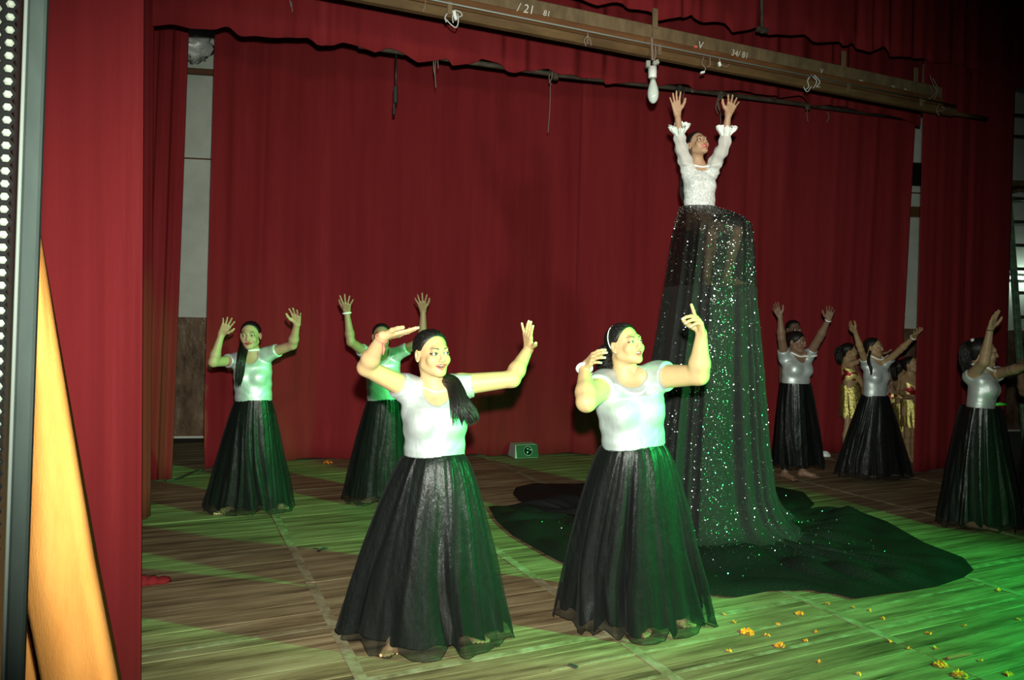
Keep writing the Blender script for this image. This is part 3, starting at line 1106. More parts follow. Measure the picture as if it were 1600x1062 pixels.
# pale strips over the cross joints and along two board seams
for k in range(-1, 6):
    u = .78 + 1.305 * k
    for a, b in ((2.6, 4.6), (4.6, 6.6), (6.6, 9.0)):
        MB().box(uv(u, (a + b) / 2, .0008), (.055, b - a - .02, .0026), (U, W_, ZZ)).build('joint_strip', M['strip'], floor)
for v, u0, u1, wd in ((3.255, -2.0, 7.0, .04), (3.90, -2.2, .9, .03), (2.78, 1.5, 6.5, .022), (3.02, 1.6, 6.0, .014), (4.56, 3.3, 8.0, .03)):
    MB().box(uv((u0 + u1) / 2, v, .0018), (u1 - u0, wd, .0022), (U, W_, ZZ)).build('joint_strip', M['strip'], floor)

# back wall with a brown dado, seen in the gaps between the curtains
wb0, wb1 = V(-7.5, 9.55, 0), V(11.5, 12.6, 0)
wd_ = nrm(wb1 - wb0)
wn_ = V(wd_[1], -wd_[0], 0)
wc_ = (wb0 + wb1) / 2
wl = float(np.linalg.norm(wb1 - wb0))
wall = MB().box(wc_ - wn_ * .1 + ZZ * 3.2, (wl, .2, 6.5), (wd_, wn_, ZZ)).build('wall_back', M['wall_white'])
tag(wall, kind='structure')
MB().box(wc_ + wn_ * .006 + ZZ * .8, (wl, .012, 1.6), (wd_, wn_, ZZ)).build('dado', M['dado'], wall)
MB().box(wc_ + wn_ * .004 + ZZ * 3.72, (wl, .01, .02), (wd_, wn_, ZZ)).build('ledge_line', M['wood_brown'], wall)


def wallpt(px, z, off=0.0):
    """point of the back wall in the direction of picture column px"""
    r = V((px - CXP) / F, 1, 0)
    n = wn_
    t = ((wb0 - r * 0) @ n) / (r @ n)
    p = r * t + n * off
    return V(p[0], p[1], z)


# ------------------------------------------------------------------ curtains
def curtain(name, pts, z0, z1, label, group=None, seed=0, amp=.03, wl=.24, mat_=None, hem=None, step=.018, nz=26, thick=.004, cat='curtain', drift=0.0, kick=.0):
    """cloth hung along a floor path: pts = world xy points, z0 bottom, z1 top (numbers or values per point)"""
    rg = np.random.RandomState(seed)
    P = np.array([[p[0], p[1]] for p in pts])
    seg = np.r_[0, np.cumsum(np.linalg.norm(np.diff(P, axis=0), axis=1))]
    L = seg[-1]
    n = max(int(L / step), 12)
    s = np.linspace(0, L, n)
    x, y = np.interp(s, seg, P[:, 0]), np.interp(s, seg, P[:, 1])
    tx, ty = np.gradient(x), np.gradient(y)
    l = np.hypot(tx, ty)
    nx, ny = ty / l, -tx / l
    zb = np.interp(s, seg, z0) if hasattr(z0, '__len__') else np.full(n, z0)
    zt = np.interp(s, seg, z1) if hasattr(z1, '__len__') else np.full(n, z1)
    ph = rg.uniform(0, 6.28, 8)
    w = s / wl * 2 * math.pi
    wp = w + 1.3 * np.sin(w * .23 + ph[0]) + .7 * np.sin(w * .41 + ph[1])
    fold = .55 * np.sin(wp + ph[2]) + .3 * np.sin(wp * 1.9 + ph[3]) + .35 * np.sin(wp * .37 + ph[4])
    fold *= .55 + .45 * np.sin(w * .11 + ph[5])
    hm = hem(s) if hem is not None else .012 * np.sin(wp * .5 + ph[6])
    vs = []
    for i in range(nz):
        t = i / (nz - 1)
        z = zb + hm * (1 - t) ** 3 + (zt - zb) * t
        f = fold * amp * (.72 + .38 * (1 - t)) + amp * .35 * (1 - t) * np.sin(wp * .8 + 2.2 * t + ph[7]) + kick * max(0, 1 - t * 9) ** 2
        vs.append(np.stack([x + nx * f + tx / l * drift * t, y + ny * f + ty / l * drift * t, z], 1))
    v = np.concatenate(vs)
    i, j = np.meshgrid(np.arange(nz - 1), np.arange(n - 1), indexing='ij')
    i, j = i.ravel(), j.ravel()
    q = np.stack([i * n + j, i * n + j + 1, (i + 1) * n + j + 1, (i + 1) * n + j], 1)
    c = V(P[:, 0].mean(), P[:, 1].mean(), float(np.min(zb)))
    o = mk(name, v, q, mat_ or M['curtain'], loc=c)
    tag(o, label, cat, group)
    sm = o.modifiers.new('thickness', 'SOLIDIFY')
    sm.thickness = thick
    return o


def zat(px, py, Y):
    return float(at(px, py, Y)[2])


# backdrop in three drops
bk = [fl(316, 734), fl(400, 722), fl(490, 717), fl(700, 712), fl(915, 708)]
curtain('backdrop_curtain', bk, .015, 5.6, 'wide dark red backdrop drop behind the left dancers', 'red backdrop drops', 1, .014, .30, kick=.05, drift=.13)
bk2 = [fl(895, 709), fl(1080, 708), fl(1262, 707)]
curtain('backdrop_curtain', [p + V(0, -.05, 0) for p in bk2], .015, 5.6, 'middle red backdrop drop behind the tall raised dancer', 'red backdrop drops', 2, .014, .30, kick=.05, drift=.05)
pR = [fl(1245, 707), fl(1330, 706), fl(1396, 705)]
pt = curtain('backdrop_curtain', [p + V(0, -.11, 0) for p in pR], .015, 5.6, 'rightmost dark red backdrop drop with white wall gap beside it', 'red backdrop drops', 3, .014, .28, drift=.16)

# wing curtains on the left
def leg(px0, py0, px1, py1, seed, label, amp, z1=6.0, bottom=.015, wl=.2, extra=0.0, m=None, drift=0.0):
    a, b = fl(px0, py0), fl(px1, py1)
    d = nrm(a - b)
    return curtain('wing_curtain', [a + d * extra, b], bottom, z1, label, 'red wing curtains', seed, amp, wl, mat_=m, step=.012, drift=drift)


near_b = at(222, 900, 2.75)
near_a = near_b + V(.36, -1.05, 0) * 1.0
near_a = V(at(20, 900, 2.02)[0], 2.02, 0)
curtain('wing_curtain', [(near_a[0], near_a[1]), (near_b[0], near_b[1])], .015, 6.0, 'nearest bright red wing curtain behind the loudspeaker', 'red wing curtains', 11, .0035, .17, mat_=M['curtain_near'], step=.008, nz=40)
leg(150, 845, 236, 807, 12, 'dark red wing curtain just behind the nearest red one', .035, extra=.5)
leg(200, 760, 266, 748, 13, 'third dark red wing curtain next to the white wall gap', .04, extra=.6, wl=.16, drift=.22)
# right wing
curtain('wing_curtain', [fl(1427, 739), fl(1500, 733), fl(1568, 730)], .015, 6.0, 'dark red wing curtain at the right, behind the rightmost full dancer', 'red wing curtains', 14, .010, .26)

# borders (teasers) along the beam direction
def border(px0, px1, Yref_px, Yref, hempix, ztop, seed, label, amp=.03, wl=.3):
    p0 = at(Yref_px, 300, Yref)
    hx = np.array([h[0] for h in hempix], float)
    hy = np.array([h[1] for h in hempix], float)
    pts, zb = [], []
    for px in np.linspace(px0, px1, 160):
        r = V((px - CXP) / F, 1, 0)
        n = W_
        t = (p0 @ n) / (r @ n)
        q = r * t
        pts.append(q)
        zb.append(zat(px, float(np.interp(px, hx, hy)), q[1]))
    return curtain('border_curtain', pts, zb, ztop, label, 'red border curtains', seed, amp, wl, hem=lambda s: 0 * s, nz=14, step=.012)


hem2 = [(255, 40), (330, 45), (352, 41), (372, 55), (430, 60), (474, 58), (492, 72), (530, 67), (560, 72), (582, 83), (600, 75), (622, 82), (648, 97), (695, 92), (697, 103), (738, 98), (741, 90), (770, 99), (795, 114), (820, 110),
        (850, 106), (865, 117), (900, 121), (935, 124), (940, 131), (985, 128), (1015, 134), (1068, 130), (1075, 139), (1110, 142), (1150, 141), (1210, 152), (1235, 150), (1262, 163), (1300, 165), (1345, 175), (1385, 180), (1425, 196), (1460, 200)]
border(235, 1430, 800, 7.1, hem2, 6.6, 21, 'long lower red border curtain with ragged hem below the beam', .035, .34)
hem1 = [(640, -70), (740, -40), (820, -18), (900, -2), (925, 8), (950, 4), (985, 14), (1003, 18), (1022, 30), (1060, 27), (1073, 22), (1076, 32), (1128, 36), (1131, 50), (1165, 45), (1180, 38), (1190, 54), (1245, 54), (1262, 66), (1300, 65), (1308, 74), (1318, 66),
        (1345, 83), (1368, 72), (1374, 85), (1400, 88), (1436, 92), (1442, 99), (1470, 98), (1500, 105), (1530, 117), (1560, 127), (1575, 136), (1600, 141), (1700, 160)]
border(640, 1720, 1000, 6.55, hem1, 6.6, 22, 'upper red border curtain with scalloped hem above the beam', .03, .30)

# pipe just under the lower border hem
def on_plane(px, py, Yref_px, Yref, off=0.0):
    p0 = at(Yref_px, 300, Yref) + W_ * off
    v = CAMR @ Vector(((px - CXP) / F, -(py - CYP) / F, -1.0))
    v = V(v.x, v.y, v.z)
    o = V(0, 0, CAMH)
    t = ((p0 - o) @ W_) / (v @ W_)
    return o + v * t


pp = [on_plane(x, y, 800, 7.1, .13) for x, y in ((560, 71), (700, 92), (880, 118), (1060, 138), (1240, 161), (1420, 186))]
t = empty('curtain_pipe', pp[2], 'dusty dark pipe showing under the lower border hem', 'pipe')
MB().tube(pp, .025, 10).build('pipe', M['pipe_dark'], t, True)
for x, y in ((868, 117), (1062, 139), (1126, 147), (1262, 166)):
    c = on_plane(x, y, 800, 7.1, .13)
    MB().tube([c + U * (.045 * math.cos(a)) + ZZ * (.045 * math.sin(a)) * 0 + W_ * .045 * math.sin(a) for a in np.linspace(0, 6.28, 12)], .008, 5, closed=False).tube([c + ZZ * .03, c - ZZ * .045], .03, 8).build('clamp', M['pipe_dark'], t)

# ------------------------------------------------------------------ the wooden lighting beam
bp0 = at(1022, 75, 6.2)


def bm(u, w, z): return bp0 + U * u + W_ * w + ZZ * z


beam = empty('lighting_beam', bm(0, 0, .1), 'long brown wooden lighting beam sloping across the top of the picture', 'beam')
ua_, ub_ = -3.2, 3.62
def rail(name, u0, u1, w, z, dw, dz, m, bev=.006):
    MB().box(bm((u0 + u1) / 2, w, z), (u1 - u0, dw, dz), (U, W_, ZZ), bev).build(name, m, beam)
rail('top_board', ua_, ub_, .10, .165, .05, .115, M['wood_light'])
rail('middle_board', ua_, ub_, .085, .062, .05, .09, M['wood_brown'])
rail('lower_board', ua_, ub_ + .15, .045, -.028, .09, .075, M['wood_low'], .02)
MB().tube([bm(ua_, -.012, .022), bm(0, -.012, .022), bm(ub_ + .1, -.012, .024)], .008, 6).build('conduit', M['pipe'], beam, True)
MB().tube([bm(ub_ - .1, .06, -.03), bm(4.3, .06, -.02)], .022, 8).build('end_pole', M['wood_low'], beam, True)
for u in (-1.78, .045, 2.2, 3.2):
    mb = MB()
    mb.box(bm(u, .06, .27), (.05, .012, .16), (U, W_, ZZ))
    mb.box(bm(u, .066, .10), (.035, .008, .26), (U, W_, ZZ))
    mb.box(bm(u, -.01, -.01), (.035, .012, .09), (U, W_, ZZ))
    mb.build('strap', M['wood_light'], beam)


def chalk(txt, px, py, size, slant=.2):
    c = on_beam(px, py)
    cu = bpy.data.curves.new('chalk_writing', 'FONT')
    cu.body = txt
    cu.size = size
    cu.extrude = .0006
    cu.shear = slant
    cu.offset = .0
    cu.materials.append(M['chalk'])
    o = bpy.data.objects.new('chalk_writing', cu)
    col.objects.link(o)
    o.parent = beam
    R = Matrix((tuple(U), tuple(ZZ), tuple(-W_))).transposed()
    o.matrix_local = Matrix.Translation(Vector(c - org(beam))) @ R.to_4x4()


def on_beam(px, py, w=.0585):
    v = CAMR @ Vector(((px - CXP) / F, -(py - CYP) / F, -1.0))
    v = V(v.x, v.y, v.z)
    o = V(0, 0, CAMH)
    return o + v * (((bp0 + W_ * w - o) @ W_) / (v @ W_))


for txt, x, y, s_ in (('/ 21', 807, 15, .075), ('81', 848, 22, .05), ('V', 1090, 73, .07), ('34/ 81', 1142, 84, .06), ('V', 1281, 112, .05), ('~', 1342, 127, .07), ('~', 1392, 136, .07), ('~', 1412, 140, .06)):
    chalk(txt, x, y + 2, s_ * 1.25)
MB().box(on_beam(1087, 73, .054), (.03, .01, .014), (U, W_, ZZ)).build('red_mark', M['pink_thread'], beam)

# bulb on its holder
hb = on_beam(1019, 74, -.03)
t = empty('hanging_bulb', hb, 'large white bulb hanging from the beam by its holder', 'bulb')
sc_ = hb[1] / 1170.0
def hp(dx, dy, w=0.0): return hb + V(1, 0, 0) * dx * sc_ - ZZ * dy * sc_ + V(0, w, 0)
MB().tube([hp(-1, -14), hp(0, 4), hp(1, 20)], .011, 6).tube([hp(5, -2), hp(6, 10), hp(3, 22)], .006, 5).build('hanger', M['wire'], t)
mb = MB()
mb.box(hp(-6, 26), (.035, .05, .05), bev=.004).box(hp(6, 24), (.05, .05, .035), (nrm(V(1, 0, .5)), V(0, 1, 0), nrm(V(-.5, 0, 1))), .004)
mb.build('bracket', M['grey_box'], t)
MB().lathe(hp(1, 30), (.03, 0, -1), [(.001, 0), (.036, 0), (.034, .085), (.03, .09), (.001, .09)], 16).build('holder', M['white_plastic'], t, True)
MB().lathe(hp(2, 46.5), (.03, 0, -1), [(.001, 0), (.026, 0), (.026, .006), (.022, .01), (.026, .014), (.022, .018), (.024, .024), (.001, .024)], 16).build('screw_cap', M['pipe'], t, True)
MB().lathe(hp(2.3, 51), (.03, 0, -1), [(.001, -.01), (.02, -.008), (.024, .012), (.034, .04), (.043, .075), (.046, .105), (.043, .135), (.033, .162), (.018, .18), (.001, .186)], 24).build('glass', M['bulb'], t, True)

# drop rod of the upper border
r0 = on_plane(1189, -80, 1000, 6.55, -.10)
r1 = on_plane(1191, 52, 1000, 6.55, -.10)
t = empty('drop_rod', r1, 'thin dark rod hanging in front of the upper border', 'rod')
MB().tube([r0, r1], .016, 8).build('rod', M['pipe_dark'], t, True)
MB().box(r1 + ZZ * .03, (.13, .04, .045), (U, W_, ZZ), .005).build('end_plate', M['pipe_dark'], t)

# loose wires and fittings along beam and pipe
def wires(px, py, spec, m, label, name='loose_wire', plug=None, plane=None):
    c = plane(px, py)
    k = c[1] / 1170.0
    t = empty(name, c, label, 'wire', 'loose wire ends above the stage')
    for i, pl in enumerate(spec):
        pts = smooth_path([c + V(1, 0, 0) * a * k - ZZ * b * k + V(0, -.02 * math.sin(i + j), 0) for j, (a, b) in enumerate(pl)], 14)
        MB().tube(list(pts), .0045, 5).build('strand', m, t, True)
    for (a, b, w_, h_) in (plug or []):
        MB().box(c + V(1, 0, 0) * a * k - ZZ * b * k, (w_ * k, .03, h_ * k), (nrm(V(1, 0, .25)), V(0, 1, 0), nrm(V(-.25, 0, 1))), .004).build('connector', M['white_plastic'], t)
    return t


BMP = lambda x, y: on_beam(x, y, -.01)
PLP = lambda x, y: on_plane(x, y - 3, 800, 7.1, .12)
wires(710, 17, [[(0, 0), (-9, 4), (-14, 12), (-12, 18)], [(0, 0), (9, 3), (12, 7), (4, 9)], [(-13, 14), (-4, 22), (3, 24), (6, 14), (5, 3)], [(0, 0), (-3, 8), (-2, 17)]], M['wire_white'], 'pale cluster of wires with a white connector under the beam left end', plug=[(1, 7, 5, 14)], plane=BMP)
wires(665, 2, [[(0, -6), (0, 6), (-1, 12)], [(0, 6), (-3, 18)]], M['wire'], 'single short wire end left of the white connector', plane=BMP)
wires(918, 52, [[(0, -6), (0, 4), (-5, 12), (-2, 20)], [(0, 4), (4, 11), (6, 19)], [(0, 6), (0, 17)]], M['wire'], 'three-pronged wire end hanging under the beam middle', plane=BMP)
wires(1100, 96, [[(0, -8), (-4, 4), (2, 12), (-1, 17)], [(8, -6), (9, 6), (5, 9)], [(23, -6), (24, 2)], [(26, 4), (35, 7), (40, 2)]], M['wire'], 'thin wires with two small white connectors beside the bulb', plug=[(-2, 17, 7, 3), (24, 4, 4, 7)], plane=BMP)
wires(1269, 120, [[(0, -4), (-8, 6), (-6, 16), (-10, 20)], [(0, 0), (6, 8), (2, 18)], [(2, -2), (12, 8), (8, 14), (14, 14)], [(-4, 2), (-12, 12), (-6, 22), (0, 14)]], M['wire_white'], 'tangled bunch of pale wires under the beam right half', plane=BMP)
wires(1452, 125, [[(0, -8), (4, 6), (10, 18), (2, 28), (-8, 32)], [(4, -2), (12, 16), (8, 30)]], M['wire'], 'looped cable at the right end of the beam', plane=BMP)
wires(1468, 166, [[(0, -4), (-6, 6), (-2, 16)], [(2, 0), (6, 6), (-4, 8)]], M['wire'], 'small frayed cord on the pole past the beam', plane=BMP)
wires(860, 112, [[(0, 0), (-2, 14), (1, 24)], [(3, 2), (2, 14), (-2, 20)], [(0, 24), (0, 60), (-2, 96)]], M['wire'], 'frayed cord with a long thread hanging off the pipe middle', plane=PLP)
wires(682, 92, [[(0, 0), (-2, 20), (0, 48)], [(-4, 2), (-4, 16), (-2, 30)], [(2, 2), (3, 18)]], M['wire'], 'grey cobweb threads hanging from the lower border hem', plane=PLP)
wires(1127, 150, [[(0, 0), (-5, 12), (-2, 26), (0, 48)], [(3, 2), (-6, 16), (2, 34)], [(-4, 0), (-8, 20), (-4, 30)]], M['wire'], 'twisted cords hanging by the tall dancer raised hand', plane=PLP)
wires(1069, 146, [[(0, 0), (-2, 12), (0, 24)], [(10, -4), (12, 2), (16, -6)]], M['wire'], 'short cord end between bulb and raised hand', plane=PLP)
wires(1262, 172, [[(0, 0), (-2, 10), (0, 22)], [(30, 6), (32, 14), (30, 22)]], M['wire'], 'faint cord ends at the far right of the pipe', plane=PLP)
c = PLP(619, 88)
k = c[1] / 1170
t = empty('hanging_connector', c, 'black cable connector hanging on a cord from the lower border', 'connector')
MB().tube([c, c - ZZ * 50 * k], .009, 6).build('cord', M['black'], t, True)
MB().box(c - ZZ * 62 * k, (6 * k, .035, 26 * k), bev=.005).box(c - ZZ * 84 * k - V(2 * k, 0, 0), (4 * k, .025, 18 * k), bev=.005).build('plug', M['black'], t)
c = BMP(455, -8)
k = c[1] / 1170
wires(454, 2, [[(0, -14), (0, 0), (2, 10)], [(2, 2), (4, 18)]], M['wire'], 'lone wire end at the upper left of the border', plane=lambda x, y: on_plane(x, y, 800, 7.1, -.1))

# ------------------------------------------------------------------ left foreground: loudspeaker and orange cloth
sp0 = at(30, 500, .95)
spA = nrm(V(.80, .42, 0))       # along the cabinet side that faces us, to the right and away
spn = V(spA[1], -spA[0], 0)
spz = nrm(V(.034, .0, 1.0))
spk = empty('loudspeaker', (sp0[0], sp0[1], 0), 'tall black loudspeaker with pale perforated grille at the left edge', 'loudspeaker')
pe = at(58, 531, .95)           # outer right edge of the frame, mid height


def sq(a, n, z): return V(pe[0], pe[1], CAMH) + spA * a + spn * n + spz * z


H0, H1 = -1.35, 1.25
MB().box((sq(-.30, -.20, H0) + sq(-.30, -.20, H1)) / 2, (.52, .34, H1 - H0), (spA, spn, spz), .01).build('cabinet', M['black'], spk)
MB().box((sq(-.010, 0, H0) + sq(-.010, 0, H1)) / 2, (.020, .03, H1 - H0), (spA, spn, spz), .003).build('frame', M['speaker_frame'], spk)
MB().box((sq(-.0220, -.001, H0) + sq(-.0220, -.001, H1)) / 2, (.004, .028, H1 - H0), (spA, spn, spz), .001).build('frame_edge', M['speaker_edge'], spk)
MB().box((sq(-.27, -.024, H0) + sq(-.27, -.024, H1)) / 2, (.42, .006, H1 - H0), (spA, spn, spz)).build('grille_foam', M['foam'], spk)
hexv, hexf, fmv, fmf = [], [], [], []
R_ = .0092
for r in range(int((H1 - H0) / (R_ * .866))):
    z = H0 + r * R_ * .866
    if z < -.95 or z > .75:
        continue
    for cidx in range(6):
        a = -.0405 - cidx * R_ * 3 - (R_ * 1.5 if r % 2 else 0)
        b0 = len(hexv)
        for rad_h, dn in ((1.0, 0), (.62, 0), (.62, .006)):
            for q in range(6):
                an = math.radians(60 * q)
                hexv.append(sq(a + R_ * rad_h * math.cos(an), -.012 - dn, z + R_ * rad_h * math.sin(an)))
        for q in range(6):
            q2 = (q + 1) % 6
            hexf.append((b0 + q, b0 + q2, b0 + 6 + q2, b0 + 6 + q))
            hexf.append((b0 + 6 + q, b0 + 6 + q2, b0 + 12 + q2, b0 + 12 + q))
        b1 = len(fmv)
        for rad_h, dn in ((.60, -.015), (.38, -.0095)):
            for q in range(6):
                an = math.radians(60 * q)
                fmv.append(sq(a + R_ * rad_h * math.cos(an), dn, z + R_ * rad_h * math.sin(an)))
        fmv.append(sq(a, -.0085, z))
        for q in range(6):
            q2 = (q + 1) % 6
            fmf += [(b1 + q, b1 + q2, b1 + 6 + q2, b1 + 6 + q), (b1 + 6 + q, b1 + 6 + q2, b1 + 12, b1 + 12)]
g = mk('grille', hexv, np.array(hexf), M['grille'], spk, smooth=False)
tag(g, kind='stuff')
g = mk('grille_bumps', fmv, [f if f[2] != f[3] else f[:3] for f in fmf], M['foam'], spk)
tag(g, kind='stuff')

# orange cloth draped over a slanting edge behind the loudspeaker
oc0 = at(70, 700, 1.55)
oc = empty('orange_cloth', (oc0[0], oc0[1], 0), 'bright orange cloth hanging in a slanted fold behind the loudspeaker', 'cloth')


def sheet(name, Lp, Rp, Y0, bulge, m, parent, n=24, w=14, edge=.0):
    vs = []
    for i in range(n):
        t = i / (n - 1)
        for j in range(w):
            s_ = j / (w - 1)
            yy = np.interp(t, [0, 1], [Lp[0][1], Lp[-1][1]])
            xl = np.interp(yy, [p[1] for p in Lp], [p[0] for p in Lp])
            xr = np.interp(yy, [p[1] for p in Rp], [p[0] for p in Rp])
            d = Y0 - bulge * math.sin(math.pi * min(1, s_ * .85 + .12)) ** .7 + .006 * math.sin(9 * s_ + 3 * t) - .10 * t
            if s_ > .86:
                d += edge * ((s_ - .86) / .14) ** 1.3
            vs.append(at(xl + (xr - xl) * s_, yy, d))
    fs = [(i * w + j, i * w + j + 1, (i + 1) * w + j + 1, (i + 1) * w + j) for i in range(n - 1) for j in range(w - 1)]
    o = mk(name, vs, fs, m, parent)
    sm = o.modifiers.new('thickness', 'SOLIDIFY')
    sm.thickness = .006
    return o


sheet('front_fold', [(45, 315), (38, 600), (30, 880), (65, 1062), (90, 1230)], [(50, 315), (88, 530), (118, 700), (150, 880), (186, 1062), (220, 1230)], 1.60, .03, M['orange_cloth'], oc, edge=.07)
sheet('rear_fold', [(0, 840), (0, 1230)], [(30, 840), (62, 1010), (80, 1100), (105, 1230)], 1.72, .02, M['orange_cloth'], oc)

# ------------------------------------------------------------------ things on the floor and by the walls
def orient_box(c, yaw):
    a = math.radians(yaw)
    return (V(math.cos(a), math.sin(a), 0), V(-math.sin(a), math.cos(a), 0), ZZ)


c = fl(815, 711) + V(0, -.10, .0)
ax = orient_box(c, 20)
t = empty('floor_spotlight', c, 'small grey box light with round dark lens at the backdrop foot', 'floor light')
kx = c[1] / 1170
mb = MB()
prof = [(-.12, 0), (.12, 0), (.10, .15), (-.07, .15)]
P = []
for xs in (-.13, .16):
    for (yy, zz) in prof:
        P.append(c + ax[0] * (xs - (.03 if zz > .1 and xs < 0 else 0) + (.05 if xs < 0 and zz > .1 else 0)) + ax[1] * yy + ZZ * (zz + .006))
mb.add(P, [(0, 1, 2, 3), (4, 7, 6, 5), (0, 4, 5, 1), (1, 5, 6, 2), (2, 6, 7, 3), (3, 7, 4, 0)])
mb.build('housing', M['grey_box'], t)
fn_ = nrm(-ax[1] * .15 + ZZ * .05 * 0 - ax[1])
slp = nrm(-ax[1] * .15 + ZZ * .05)
fc = c + ax[0] * .035 - ax[1] * .097 + ZZ * .081
upv = nrm(np.cross(slp, ax[0]))
MB().box(fc + slp * .0, (.272, .012, .15), (ax[0], slp, upv), .003).build('front_panel', M['black'], t)
MB().lathe(fc + slp * .004, slp, [(.001, 0), (.052, 0), (.052, .014), (.044, .016), (.040, .006), (.02, .010), (.001, .011)], 20).build('lens', M['lens'], t, True)
MB().tube([fc + slp * .016 + (ax[0] * math.cos(q) + upv * math.sin(q)) * .053 for q in np.linspace(0, 6.2832, 24, endpoint=False)], .004, 6, closed=True).build('lens_ring', M['grey_box'], t, True)

rp = random.Random(7)


def petals(px, py, n, spread, label, group=None, size=.011):
    c = fl(px, py)
    mb = MB()
    for i in range(n):
        r, a = spread * math.sqrt(rp.random()), rp.uniform(0, 6.28)
        q = c + V(r * math.cos(a), r * math.sin(a), .003 + rp.random() * min(.03, n * .0011) * (1 - r / (spread + 1e-6)))
        d = nrm(V(rp.uniform(-1, 1), rp.uniform(-1, 1), rp.uniform(-.1, .5)))
        e = nrm(np.cross(d, V(rp.uniform(-.4, .4), rp.uniform(-.4, .4), 1)))
        n_ = np.cross(e, d)
        l, w = size * rp.uniform(.7, 1.4), size * .45
        mb.add([q - d * l, q + e * w + n_ * .003, q + d * l + n_ * .005, q - e * w + n_ * .003, q + n_ * .0035, q - n_ * .001],
               [(0, 4, 1), (1, 4, 2), (2, 4, 3), (3, 4, 0), (0, 1, 5), (1, 2, 5), (2, 3, 5), (3, 0, 5)])
    o = mb.build('marigold_petals', M['marigold'], loc=c)
    return tag(o, label, 'flower', group)


G_ = 'orange marigold bits on the floor'
petals(1168, 989, 46, .035, 'largest loose orange marigold flower on the bare floor front', G_, .012)
petals(1219, 1010, 24, .024, 'smaller orange marigold just right of the largest one', G_)
petals(1250, 960, 14, .02, 'small orange marigold clump just below the train hem', G_)
petals(1470, 1040, 34, .03, 'orange marigold clump near the red twig', G_)
petals(1500, 1056, 34, .034, 'orange marigold clump at the bottom edge right of the frame', G_)
petals(1577, 1054, 14, .016, 'orange marigold bit nearest the bottom right corner', G_)
petals(1560, 923, 8, .014, 'tiny orange petals beyond the right tip of the train', G_)
petals(512, 723, 30, .05, 'orange petals lying at the backdrop foot on the left', G_, .018)
ORD = 'leftmost second third fourth fifth sixth seventh eighth ninth tenth eleventh twelfth thirteenth fourteenth fifteenth sixteenth seventeenth eighteenth nineteenth twentieth rightmost'.split()
for i, (x, y) in enumerate(sorted(((1148, 972), (1131, 961), (1198, 993), (1294, 944), (1335, 950), (1379, 967), (1277, 988), (1258, 1001), (1360, 954), (1391, 1003), (1139, 1018), (1461, 1013), (1454, 990), (1506, 978), (1533, 1032), (1420, 1014), (1590, 968), (1342, 1054), (1280, 1034), (1217, 976), (1450, 990)))):
    petals(x, y, 5, .012, 'tiny stray orange petals on the front floor, %s of the scattered bits' % (ORD[i] if i in (0, 20) else ORD[i] + ' from the left'), 'stray orange petals', .009)
t = MB().tube([fl(1480, 1030) + ZZ * .006, fl(1500, 1026) + ZZ * .008, fl(1518, 1023) + ZZ * .006], [.007, .009, .006], 6).build('twig', M['stick'], loc=fl(1500, 1026))
tag(t, 'short reddish twig lying on the floor at the right front', 'twig')
t = MB().box(fl(895, 1042) + ZZ * .006, (.05, .022, .008), (nrm(V(.8, -.6, 0)), nrm(V(.6, .8, 0)), ZZ), .002).build('paper_scrap', M['scrap'], loc=fl(895, 1042))
tag(t, 'dark folded scrap on the floor at the bottom centre', 'scrap')
c = fl(499, 859)
mb = MB()
for a in range(3):
    d = V(math.cos(a * 2.2 + .5), math.sin(a * 2.2 + .5), 0)
    e = V(-d[1], d[0], 0)
    mb.add([c + ZZ * .004, c + d * .03 + e * .022 + ZZ * .012, c + d * .07 + ZZ * .005, c + d * .03 - e * .02 + ZZ * .004, c + d * .03 + ZZ * .001], [(0, 1, 2, 3), (0, 4, 1), (1, 4, 2), (2, 4, 3), (3, 4, 0)])
t = mb.build('dry_leaf', M['scrap'], loc=c)
tag(t, 'dark dry leaf on the green-lit floor at the left', 'leaf')
c = fl(1289, 712)
t = MB().lathe(c, (0, 0, 1), [(.001, 0), (.07, 0), (.06, .03), (.03, .06), (.001, .065)], 10).build('crumpled_paper', M['white_plastic'], loc=c)
tag(t, 'small white crumpled paper at the foot of the right backdrop', 'paper')
cb = [fl(258, 752), fl(275, 750), fl(292, 744), fl(306, 737), fl(318, 735)]
t = MB().tube(list(smooth_path([p + ZZ * .009 for p in cb], 24)), .009, 6).build('floor_cable', M['black'], smooth=True, loc=cb[2])
tag(t, 'black cable across the floor into the left wall gap', 'cable')
c = fl(236, 912)
mb = MB()
for i in range(3):
    mb.lathe(c + V(-.05 + .05 * i, .02 * i, 0), (0, 0, 1), [(.001, .0), (.05, .0), (.045, .02), (.02, .05 - .01 * i), (.001, .052 - .01 * i)], 10)
t = mb.build('curtain_tail', M['curtain'], loc=c, smooth=True)
tag(t, 'red cloth corner lying on floor at the near curtain edge', 'cloth')

# silver foil bundle high in the left gap
c = wallpt(312, 0, .4)
c[2] = zat(313, 72, c[1])
k = c[1] / 1170
rg = np.random.RandomState(3)
uu, vv = np.meshgrid(np.linspace(0, math.pi, 14), np.linspace(0, 6.2832, 22, endpoint=False), indexing='ij')
rr = 1 + rg.uniform(-.24, .24, uu.shape)
D = np.stack([np.sin(uu) * np.cos(vv) * 26 * k * rr, np.sin(uu) * np.sin(vv) * .2 * rr, np.cos(uu) * 22 * k * rr], -1)
i, j = np.meshgrid(np.arange(13), np.arange(22), indexing='ij')
i, j = i.ravel(), j.ravel()
t = mk('foil_bundle', c + D.reshape(-1, 3), np.stack([i * 22 + j, (i + 1) * 22 + j, (i + 1) * 22 + (j + 1) % 22, i * 22 + (j + 1) % 22], 1), M['foil'], smooth=False, loc=c)
tag(t, 'crumpled silver foil bundle high up in the left wall gap', 'foil')
